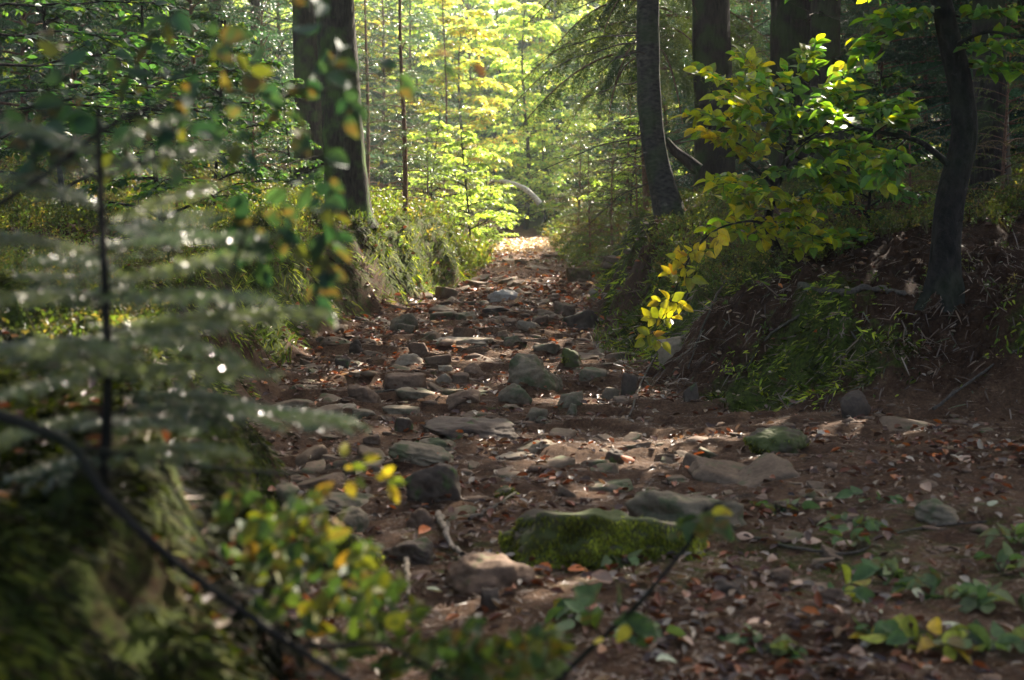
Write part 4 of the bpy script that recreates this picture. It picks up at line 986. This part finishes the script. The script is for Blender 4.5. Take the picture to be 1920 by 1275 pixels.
for (src, px, Y, rz, s, lab, g) in [
    (b1, 1330, 47, 1.2, .95, 'yellow-green beech right of the track end behind the drooping spruce', GB),
    (b1, 930, 58, 2.5, 1.1, 'bright beech behind the orange tree', GB),
    (b1, 1150, 54, 3.9, 1.15, 'bright beech seen left of the slender grey trunk', GB),
    (b1, 790, 55, 5.0, 1.1, 'yellow-green beech behind the slim reddish stem', GB),
    (b1, 1290, 62, .4, 1.25, 'sunlit beech glimpsed between slender and broad trunks', GB),
    (b1, 1040, 64, 4.4, 1.3, 'farthest pale beech over the bend of the track', GB),
    (b1, 640, 52, 2.0, 1.2, 'sunlit beech behind the two thick left trunks', GB),
    (b1, 1440, 46, 3.0, 1.2, 'sunlit beech glimpsed behind the sapling', GB),
    (b2, 700, 48, 1.0, .9, 'orange-yellow tree right behind the thick left trunk', GB),
    (b2, 1010, 70, 3.0, 1.2, 'pale orange tree far behind the bend', GB),
    (y2, 1600, 40, 1.1, 1.7, 'half-sunlit spruce deep in the right wood', GY),
    (b1, 1900, 40, 2.1, 1.2, 'beech in the far right background', GB),
    (y2, 530, 38, .9, 1.6, 'spruce in the left background behind the faint thin trunk', GY),
    (y2, 200, 40, 4.0, 1.8, 'tall spruce in the far left background', GY),
    (y2, 880, 60, 2.0, 1.9, 'dark spruce far behind the orange tree', GY),
    (y2, 1010, 66, 3.0, 2.1, 'dark far spruce over the bend of the track', GY),
    (y2, 965, 53, 1.0, .8, 'dark spruce right behind the arched birch trunk', GY),
    (y2, 770, 50, 4.0, 1.7, 'dark background spruce left of the orange tree', GY),
    (y2, 1120, 58, 2.4, 1.9, 'dark background spruce between drooping spruce and birch', GY),
    (y2, 10, 32, 3.0, 1.7, 'tall dark spruce at the left frame edge', GY),
    (y2, 330, 34, 1.6, 1.5, 'dense spruce left of the thin dark trunk', GY),
    (y2, 150, 27, 5.6, 1.4, 'dense spruce right of the dark far left trunk', GY),
    (y2, 1385, 32, 2.2, 1.3, 'dense spruce right behind the broad dark trunk', GY),
    (y2, 1500, 26, .6, 1.4, 'dense spruce behind the flared trunk', GY),
    (b3, 915, 37, 1.0, .9, 'yellow-green shrub nearest the sunlit bend on the left', GH),
    (b3, 820, 33, 2.5, 1.0, 'beech shrub left of the low sunlit spruce', GH),
    (b3, 1160, 42, 4.0, 1.1, 'beech shrub turning yellow right of the sunlit bend', GH),
    (b3, 960, 52, 5.0, 1.2, 'dark beech shrub beneath the arched birch trunk', GH),
    (b3, 1020, 50, .5, 1.2, 'beech shrub right of the arched birch trunk', GH),
    (b4, 420, 19, 2.2, 1.0, 'beech shrub left of the second thick trunk', GH),
    (b4, 120, 15, .2, 1.1, 'beech shrub in the upper left shade', GH),
    (b4, 540, 24, 5.2, .8, 'small beech shrub at the foot of the second thick trunk', GH),
    (b4, 1640, 13.6, 1.4, .6, 'small leafy shrub between sapling and curved beech', GH),
    (b3, 1190, 27, 2.9, .8, 'small yellow-leaved shrub left of the slender grey trunk', GH)]:
    dup(src, on(px, Y), rz, s, lab, g)
# layered green sprays of a beech at upper left, mid distance
def left_beech():
    g = on(-40, 12.5); root = empty('beech_tree', g); tag(root, 'beech with flat leafy sprays reaching in at the upper left', 'tree')
    wood, fol = MB(), MB()
    st = curve([g, g + [.1, .1, 1.5], g + [.15, 0, 3.2], g + [.3, 0, 5.5]], 16); tube(wood, st, np.linspace(.09, .04, 16), 8)
    for (a, b, dy, n) in [((-20, 60), (230, 20), 0, 9), ((-20, 120), (300, 75), .5, 10), ((-20, 180), (340, 130), -.3, 11), ((-20, 210), (500, 105), 1.0, 12), ((0, 260), (280, 200), .2, 9), ((60, 200), (430, 190), 1.2, 10), ((60, 240), (400, 220), .4, 10), ((-30, 20), (330, -10), .4, 9)]:
        p, q = at(*a, 12.5), at(*b, 12.5 + dy)
        grow(wood, fol, p, q - p, np.linalg.norm(q - p), .014, n, .11, [(.02, .065, .03), (.04, .10, .035), (.12, .17, .03)], [4, 4, 1.6], LEAF_MID, 6, (0, -.15, 1), .08)
    wood.build('trunk', M_bark_dark, root, smooth_shade=True); fol.build('foliage', M_leaf, root, smooth_shade=True)
left_beech()

# distant wood: reads as one mass
def distant():
    mb, wb = MB(), MB()
    for i in range(190):
        Y = rs.uniform(66, 120); x = rs.uniform(-.5, .5) * Y; b = np.array([x, Y, Hs(x, Y)]); h = rs.uniform(8, 16)
        tube(wb, np.array([b, b + [0, 0, h]]), [.22, .05], 6)
        n = 2600; t = rs.rand(n); r_ = (1 - t * .75) * rs.uniform(2.2, 4.2) * np.sqrt(rs.rand(n)); a = rs.uniform(0, 6.28, n)
        cl = np.round(t * 9) / 9 + rs.normal(0, .02, n)
        P = b + np.stack([r_ * np.cos(a), r_ * np.sin(a), .5 + h * cl - .2 * r_], -1)
        C = palette(n, [YG[0], YG[1], (.06, .10, .03)] if i % 2 else SPR[:3], [1, 1, 1])
        leaves(mb, P, rv(n) + [0, 0, -.2], rv(n) + [0, 0, .8], rs.uniform(.2, .5, n), .16, LEAF_LO, C)
    tag(mb.build('distant_wood', M_leaf), 'far mass of sunlit trees closing the view behind everything', 'forest', kind='stuff')
    tag(wb.build('distant_trunks', M_bark), 'crowded far trunks inside the distant mass of trees', 'forest', kind='stuff')
distant()

# ------------------------------------------------------------------ fallen birch
def birch():
    root = empty('fallen_birch', at(1010, 385, 46)); tag(root, 'bleached birch trunk arching over the far end of the track', 'fallen tree')
    mb = MB(); P = curve(path_at([(1012, 382, 46), (1000, 368, 46), (985, 355, 46), (965, 345, 46), (940, 339, 46), (915, 338, 46), (880, 346, 46.3), (850, 362, 46.5)], 46), 40)
    tube(mb, P, np.interp(np.arange(40), [0, 39], [.10, .03]), 12, lump=.1); mb.build('trunk', M_birch, root, smooth_shade=True)
    b = MB()
    for i in range(26):
        j = rs.randint(3, 38); ln = rs.uniform(.4, 1.3); s = np.linspace(0, 1, 7)
        d = nrm(np.array([rs.uniform(-1, .3), rs.uniform(-.5, .5), rs.uniform(-1, -.1)]))
        tube(b, P[j] + (s * ln)[:, None] * d + np.cumsum(rv(7, .02), 0), np.linspace(.016, .005, 7), 4)
    b.build('dead_branches', M_twig, root)
birch()
# broken log beside slender trunk
def logs():
    mb = MB(); P = curve(path_at([(1246, 262, 19.5), (1262, 280, 19.5), (1285, 298, 19.5), (1310, 318, 19.5)], 19.5), 12)
    tube(mb, P, np.linspace(.06, .09, 12), 10, lump=.15)
    tag(mb.build('broken_log', M_bark, origin=tuple(P[-1]), smooth_shade=True), 'short broken log propped between slender grey trunk and broad dark trunk', 'log')
logs()

# ------------------------------------------------------------------ roots and sticks on the ground
def stick(name, pl, r0, r1, label, mat, cat='stick', lift=.015, n=26, Y=None, group=None):
    if Y is None: pts = [gnd(*p) + [0, 0, lift] for p in pl]
    else: pts = path_at(pl, Y)
    P = curve(pts, n); P[1:-1] += rv(n - 2, r0 * .25)
    mb = MB(); tube(mb, P, np.linspace(r0, r1, n), 8, lump=.15)
    return tag(mb.build(name, mat, origin=tuple(P[0]), smooth_shade=True), label, cat, group)
stick('root', [(822, 978), (832, 1005), (845, 1035), (866, 1056)], .017, .010, 'pale bent root end left of the mossy slab', M_wood, 'root', .04)
stick('stick', [(760, 1062), (764, 1095), (766, 1132)], .012, .009, 'short pale stick standing before the dark rounded stone', M_wood, lift=.03)
stick('stick', [(1400, 1010), (1500, 1035), (1600, 1042), (1700, 1000), (1850, 984)], .008, .004, 'long thin dark stick lying over the right foreground leaves', M_twig)
stick('stick', [(880, 985), (920, 965), (965, 935)], .011, .007, 'dark stick pointing at the left end of the mossy slab', M_twig, lift=.03)
stick('stick', [(640, 757), (720, 740), (800, 735)], .010, .006, 'thin stick near the brown blocks at left', M_twig, lift=.03)
stick('root', [(1500, 540), (1570, 552), (1640, 545), (1700, 560)], .035, .02, 'thick root running along the top of the right bank', M_twig, 'root', .02)
stick('root', [(1370, 520), (1340, 570), (1310, 640), (1290, 700)], .012, .006, 'thin root hanging down the right bank behind the yellow twig', M_twig, 'root', .04)
stick('root', [(1500, 600), (1440, 640), (1400, 700)], .012, .006, 'root crossing the brown upper face of the right bank', M_twig, 'root', .04)
stick('root', [(1290, 560), (1250, 640), (1205, 720), (1180, 790)], .014, .008, 'root running down the mossy nose of the right bank', M_twig, 'root', .04)
stick('root', [(700, 470), (740, 520), (770, 560)], .02, .01, 'root showing through moss below the thick left trunk', M_twig, 'root', .03)
stick('stick', [(1750, 780), (1830, 720), (1919, 660)], .012, .008, 'dark stick leaning on the bank at the right edge', M_twig, lift=.05)

# ------------------------------------------------------------------ seedlings and leafy sprigs on the ground
SEED = [(.07, .12, .04), (.11, .16, .06), (.17, .20, .08)]
GSD = 'green beech seedlings in the right foreground'
for i, (px, py, n, s, yl, lab) in enumerate([
    (1690, 1075, 5, .10, 0, 'cluster of fresh green leaves standing highest among the right foreground seedlings'),
    (1560, 1115, 4, .095, 1, 'yellow-green sprig beside the hidden brown stone'),
    (1770, 1110, 5, .10, 0, 'green sprig right of the tallest seedling cluster'),
    (1850, 1120, 5, .10, 0, 'green sprig near the right frame edge, upper row'),
    (1640, 1200, 5, .10, 1, 'yellowing sprig low on the ground right of centre'),
    (1740, 1210, 5, .10, 1, 'sprig with one orange leaf at the bottom right'),
    (1850, 1215, 5, .105, 0, 'green sprig at the bottom right corner'),
    (1600, 980, 5, .085, 0, 'pale leafy sprig lying behind the long dark stick'),
    (1640, 935, 3, .085, 0, 'small upright green leaf pair farthest up the right foreground'),
    (1460, 955, 4, .085, 0, 'pale green sprig lying behind the dusty rock shelf'),
    (1900, 1010, 5, .09, 0, 'pale leafy sprig at the right edge under the rock dome'),
    (1880, 1060, 4, .09, 0, 'small pale sprig right of the tallest cluster'),
    (1430, 1215, 5, .09, 0, 'single pale green sprig on bare soil at the bottom'),
    (1160, 1045, 4, .08, 0, 'tiny green sprig growing at the front foot of the mossy slab'),
    (1110, 1150, 4, .11, 0, 'green leaf pair left of the thin bare twig'),
    (1170, 1180, 5, .10, 0, 'bluish green sprig under the thin bare twig'),
    (1590, 1010, 3, .09, 0, 'flat pale pair of leaves near the long dark stick'),
    (1930, 1150, 5, .11, 0, 'large-leaved sprig cut by the right frame edge')]):
    g = gnd(px, min(py + 10, 1270)); root = empty('beech_seedling', g); tag(root, lab, 'seedling', GSD)
    wb, fb = MB(), MB()
    for k in range(2 + n // 3):
        az = rs.uniform(0, 6.28); ln = rs.uniform(.08, .16); a = g + [0, 0, -.01]; b = g + np.array([math.cos(az) * ln, math.sin(az) * ln * .8, rs.uniform(.01, .05)])
        cols = [SEED[0], (.26, .28, .03), (.45, .30, .03)] if yl else SEED
        leafy_twig(wb, fb, curve([a, (a + b) / 2 + [0, 0, .03], b], 7), .003, n, s, cols, [3, 3, 1 if yl else 2], LEAF_HI, (0, -.25, 1), .4)
    wb.build('stem', M_twig, root); fb.build('leaves', M_leaf_near, root, smooth_shade=True)
# larger single fallen leaves in the foreground
GF = 'large fallen leaves in the foreground'
LF_ = {'o': ((.50, .13, .02), 'orange-red fallen leaf lying flat on dark foreground soil'), 't': ((.36, .22, .13), 'curled tan fallen leaf on the near ground'), 'p': ((.42, .44, .26), 'pale green fallen leaf on the near ground'), 'b': ((.24, .11, .05), 'brown fallen leaf on the near ground')}
for (px, py, c) in [(1065, 1075, 'o'), (1035, 1080, 'o'), (1380, 1140, 'o'), (1330, 1035, 'o'), (1265, 1195, 'o'), (1765, 860, 'o'), (1740, 735, 't'), (1880, 900, 't'), (980, 1085, 'o'), (760, 900, 'o'), (640, 925, 'o'),
                    (785, 1010, 'o'), (950, 925, 'o'), (1250, 905, 'o'), (1500, 1020, 't'), (1440, 945, 't'), (1605, 1030, 't'), (1700, 960, 't'), (1745, 930, 't'), (1530, 890, 't'), (1310, 1260, 'b'), (1400, 1180, 't'),
                    (1550, 1150, 't'), (1500, 1110, 't'), (1650, 1150, 'p'), (1720, 1130, 'p'), (1230, 1250, 'p'), (1800, 1180, 'p'), (1690, 1240, 'b'), (1590, 1235, 't'), (1270, 1210, 't'), (1140, 1230, 'b'), (1460, 1060, 't'),
                    (1380, 1010, 't'), (1820, 870, 't'), (1850, 950, 'p'), (1540, 960, 't'), (1300, 860, 'o'), (1290, 885, 'o'), (1190, 870, 'o'), (1030, 905, 'o'), (1340, 890, 'b'), (880, 1010, 'p'), (700, 900, 'o'), (830, 1120, 'p'), (1150, 1100, 't')]:
    g = gnd(px, py); m = MB(); L_ = rs.uniform(.06, .095); a = rs.uniform(0, 6.28)
    v, f = _oval([0, .15, .35, .6, .82, 1], [.03, .34, .5, .46, .27, .01], rs.uniform(-.1, .35), rs.uniform(-.3, .25))
    leaves(m, [g + [0, 0, .02]], [[math.cos(a), math.sin(a), .12]], [[rs.normal(0, .3), -.35 + rs.normal(0, .3), 1]], L_, L_ * .62, (v, f), np.array([LF_[c][0]]) * rs.uniform(.8, 1.2))
    tag(m.build('fallen_leaf', M_litter, origin=tuple(g), smooth_shade=True), LF_[c][1], 'leaf', GF)

# ------------------------------------------------------------------ near foreground, out of focus
NG = [(.04, .07, .02), (.07, .10, .018), (.13, .13, .014), (.18, .10, .014)]
def near_conifer():
    Y = 3.0; b = at(193, 965, Y); b[2] = Hs(b[0], b[1])
    root = empty('young_conifer', b); tag(root, 'out of focus young conifer with glinting needles at the left foreground', 'tree')
    wood, fol = MB(), MB()
    st = curve([b + [0, 0, -.05]] + [at(*p, Y) for p in [(198, 850), (202, 700), (198, 560), (192, 430), (186, 300), (184, 200)]], 30)
    tube(wood, st, np.linspace(.013, .006, 30), 8)
    cols = [(.035, .065, .032), (.055, .085, .035), (.03, .055, .032)]
    tips = [((200, 330), (390, 270), -.1), ((195, 420), (390, 350), 0), ((195, 470), (480, 440), .1), ((200, 540), (440, 480), -.1), ((200, 560), (460, 560), -.2), ((200, 620), (590, 585), .0), ((200, 640), (420, 660), .1),
            ((202, 700), (440, 700), -.2), ((202, 740), (460, 760), .0), ((203, 770), (650, 790), .1), ((203, 850), (400, 850), -.1), ((195, 400), (20, 330), .1), ((195, 480), (-20, 440), 0), ((200, 560), (-30, 560), .1), ((200, 640), (-20, 660), -.1),
            ((202, 700), (20, 740), .1), ((202, 780), (0, 820), 0), ((190, 300), (30, 230), .0), ((190, 290), (330, 220), .0), ((198, 500), (330, 400), .3), ((200, 600), (100, 480), .3), ((203, 720), (120, 640), -.3), ((202, 860), (60, 900), -.1), ((190, 350), (100, 260), .2), ((200, 660), (350, 600), .4), ((202, 800), (330, 800), .35)]
    for a, c, dy in tips:
        p, q = at(*a, Y), at(*c, Y + dy); v = q - p; ln = np.linalg.norm(v[:2]); az = math.atan2(v[1], v[0])
        spruce_branch(wood, fol, p, az, ln, v[2] / max(ln, .05) + .12,   .12, .021, .018, .0030, 7, cols, (2, 2, 2), wd=.0035, start=.08, twig=.42, hang=.1)
    wood.build('trunk', M_bark_dark, root, smooth_shade=True); fol.build('foliage', M_needle_near, root)
near_conifer()
def near_beech():
    Y = 2.8; a0 = at(120, 815, Y); b = at(-260, 690, Y)
    root = empty('beech_bush', b); tag(root, 'out of focus beech bush whose dark boughs sweep across the lower left corner', 'shrub')
    wood, fol = MB(), MB()
    tube(wood, curve([at(-260, 690, Y), at(-60, 760, Y), at(60, 800, Y)] + [at(*p, Y) for p in [(140, 840), (200, 930), (300, 1030), (420, 1120), (520, 1190), (650, 1275), (760, 1340)]], 44), np.linspace(.013, .006, 44), 9, lump=.1)
    tube(wood, curve([at(*p, Y + .1) for p in [(150, 840), (230, 852), (330, 868), (430, 880), (520, 887), (600, 884), (660, 868), (700, 850)]], 30), np.linspace(.007, .0025, 30), 7)
    tube(wood, curve([at(*p, Y + .15) for p in [(300, 870), (335, 930), (370, 990), (415, 1050), (450, 1110)]], 16), np.linspace(.0045, .003, 16), 6)
    tube(wood, curve([at(*p, Y + .15) for p in [(440, 930), (425, 960), (390, 1000)]], 8), np.linspace(.003, .0025, 8), 6)
    tube(wood, curve([at(*p, Y + .1) for p in [(540, 1210), (640, 1212), (720, 1210), (800, 1250), (860, 1290)]], 16), np.linspace(.006, .003, 16), 6)
    yl = [(.34, .26, .02), (.26, .23, .02), (.14, .17, .02)]
    for (px, py, n, rr, dY, cols, w_) in [(650, 870, 9, 45, .3, yl, [4, 3, 1]), (720, 905, 4, 25, .4, yl, [3, 3, 1])]:
        for k in range(3):
            a = at(px - 20 + 10 * k, py - 15, Y + dY); a2 = rs.uniform(-.4, 1.8); c = at(px + rr * math.cos(a2), py + rr * math.sin(a2), Y + dY)
            leafy_twig(wood, fol, curve([a, (a + c) / 2, c], 6), .002, max(2, n // 4), .037, cols, w_, LEAF_HI, (0, -1, .5), .5)
    # leafy mass bottom centre-left
    cl = [(470, 980, 70), (540, 1000, 70), (600, 1010, 80), (500, 1060, 70), (560, 1080, 80), (640, 1080, 80), (690, 1120, 80), (600, 1150, 80), (700, 1180, 80), (760, 1160, 70), (800, 1210, 80), (860, 1190, 70), (900, 1230, 80), (960, 1210, 80),
          (1010, 1200, 70), (1040, 1230, 60), (640, 1220, 80), (750, 1240, 80), (840, 1250, 80), (930, 1260, 80), (520, 1130, 60), (480, 1030, 60), (440, 960, 60), (670, 1050, 60), (1000, 1250, 70), (580, 940, 50), (730, 1100, 55), (880, 1260, 80)]
    for (px, py, rr) in cl:
        for k in range(3):
            a = at(px - rs.uniform(20, 60), py + rs.uniform(10, 60), Y + rs.uniform(.1, .5)); c = at(px + rs.uniform(-10, 1) + rr * .5, py - rs.uniform(0, rr * .6), Y + rs.uniform(.0, .5))
            warm = max(0, vnoise(np.array([px / 90.]), np.array([py / 90.]), seed=4)[0])
            leafy_twig(wood, fol, curve([a, (a + c) / 2 + rv(1, .01)[0], c], 7), .0022, 6, .052, NG, [4, 4, 2 + 2 * warm, .4], LEAF_HI, (.1, -.7, .7), .45)
    wood.build('boughs', M_bark_dark, root, smooth_shade=True); fol.build('foliage', M_leaf_near, root, smooth_shade=True)
def near_branch():
    root = empty('hanging_branch', at(-60, 420, 3.0)); tag(root, 'out of focus leafy branches hanging in from the upper left', 'branch')
    wood, fol = MB(), MB()
    tube(wood, curve([at(-60, 420, 3.0), at(80, 330, 3.05), at(200, 240, 3.1), at(290, 200, 3.1), at(420, 174, 3.1), at(560, 178, 3.15), at(690, 146, 3.2), at(800, 110, 3.2), at(870, 100, 3.25)], 40), np.linspace(.007, .0015, 40), 7)
    tube(wood, curve([at(-60, 300, 3.2), at(60, 200, 3.2), at(200, 90, 3.2), at(330, 20, 3.25), at(420, -40, 3.2)], 20), np.linspace(.005, .002, 20), 6)
    tube(wood, curve([at(560, 178, 3.15), at(610, 90, 3.15), at(660, 20, 3.2), at(700, -60, 3.2)], 12), np.linspace(.003, .002, 12), 6)
    tube(wood, curve([at(420, 560, 2.9), at(470, 420, 2.9), at(560, 330, 2.9), at(640, 270, 2.9)], 14), np.linspace(.004, .002, 14), 6)
    for (px, py, ex, ey, n) in [(250, 215, 200, 330, 7), (300, 200, 330, 330, 7), (360, 190, 300, 130, 5), (200, 240, 120, 180, 6), (420, 175, 470, 300, 7), (430, 175, 480, 110, 5), (500, 180, 560, 260, 6), (540, 330, 520, 430, 7), (600, 290, 630, 420, 7), (480, 420, 500, 520, 7),
                                (560, 330, 610, 400, 6), (600, 180, 640, 90, 6), (620, 60, 590, 0, 4), (470, 430, 420, 380, 5), (600, 400, 610, 520, 6), (520, 430, 560, 470, 5), (150, 280, 60, 260, 6), (80, 330, 30, 230, 5), (330, 20, 280, 90, 6), (200, 90, 260, 170, 6), (120, 140, 90, 60, 5),
                                (600, 520, 590, 600, 6), (620, 400, 650, 480, 5), (520, 185, 590, 150, 5), (700, 145, 760, 165, 2), (640, 165, 660, 220, 4), (310, 200, 380, 250, 6), (360, 190, 400, 130, 5), (440, 400, 420, 480, 6), (380, 60, 420, 90, 5), (60, 200, 150, 230, 6)]:
        a = at(px, py, 3.1); c = at(ex, ey, 3.1 + rs.uniform(-.2, .2))
        leafy_twig(wood, fol, curve([a, (a + c) / 2 + rv(1, .01)[0], c], 7), .0022, n, .062, [(.02, .05, .025), (.035, .068, .028), (.08, .085, .014), (.12, .09, .02)], [5, 4, 1.4, .06], LEAF_HI, (0, -.9, .3), .5, hang=.3)
    leaves(fol, [at(812, 100, 3.2), at(832, 122, 3.2), at(888, 118, 3.25), at(750, 140, 3.2)], [[1, .2, .1], [.6, .2, -.6], [.5, -.2, -.6], [.7, 0, -.7]], [[0, -.5, 1], [.2, -1, .3], [.5, -1, .3], [0, -1, .4]], [.045, .042, .044, .05], [.02, .022, .026, .024], LEAF_HI, [(.45, .20, .02), (.05, .08, .04), (.18, .08, .03), (.07, .12, .04)])
    wood.build('boughs', M_bark_dark, root, smooth_shade=True); fol.build('foliage', M_leaf_near, root, smooth_shade=True)
near_beech(); near_branch()
def near_twig():
    Y = 3.6; b = at(1000, 1330, Y); g = b.copy(); g[2] = Hs(b[0], b[1])
    root = empty('bare_twig', g); tag(root, 'thin bare twig curving up in front of the mossy slab with few leaves', 'twig')
    wood, fol = MB(), MB()
    tube(wood, curve([g, b] + [at(*p, Y) for p in [(1060, 1262), (1130, 1195), (1190, 1140), (1250, 1070), (1290, 1020), (1312, 985), (1325, 950)]], 30), np.linspace(.0085, .0055, 30), 7, lump=.12)
    tube(wood, curve([at(*p, Y) for p in [(1325, 955), (1370, 935), (1420, 930), (1460, 945)]], 10), np.linspace(.004, .002, 10), 6)
    for (px, py, ex, ey, n) in [(1325, 955, 1300, 985, 3), (1325, 960, 1350, 985, 3), (1318, 975, 1270, 1000, 3), (1180, 1150, 1100, 1110, 4), (1130, 1195, 1100, 1160, 3), (1170, 1160, 1200, 1200, 4)]:
        a = at(px, py, Y); c = at(ex, ey, Y - .05); leafy_twig(wood, fol, curve([a, (a + c) / 2, c], 5), .0018, n, .06, [NG[0], NG[1], (.4, .33, .02)], [3, 2, 1], LEAF_HI, (0, -.8, .5), .4)
    wood.build('stem', M_bark_dark, root, smooth_shade=True); fol.build('leaves', M_leaf_near, root, smooth_shade=True)
near_twig()

# ------------------------------------------------------------------ haze: the air of the wood, lit from beyond
def haze():
    mb = MB()
    x0, x1, y0, y1, z0, z1 = -230, 230, -12, 232, -3, 34
    V = [(x, y, z) for x in (x0, x1) for y in (y0, y1) for z in (z0, z1)]
    mb.add(V, [(0, 1, 3, 2), (4, 6, 7, 5), (0, 4, 5, 1), (2, 3, 7, 6), (0, 2, 6, 4), (1, 5, 7, 3)])
    m, N, L = newmat('haze_air')
    v = N.new('ShaderNodeVolumePrincipled'); v.inputs['Color'].default_value = (.88, .96, .95, 1); v.inputs['Density'].default_value = .0007; v.inputs['Anisotropy'].default_value = .45
    o = N.new('ShaderNodeOutputMaterial'); L.new(v.outputs[0], o.inputs['Volume'])
    tag(mb.build('haze', m), 'thin sunlit haze between the trees', 'haze', kind='stuff')
haze()
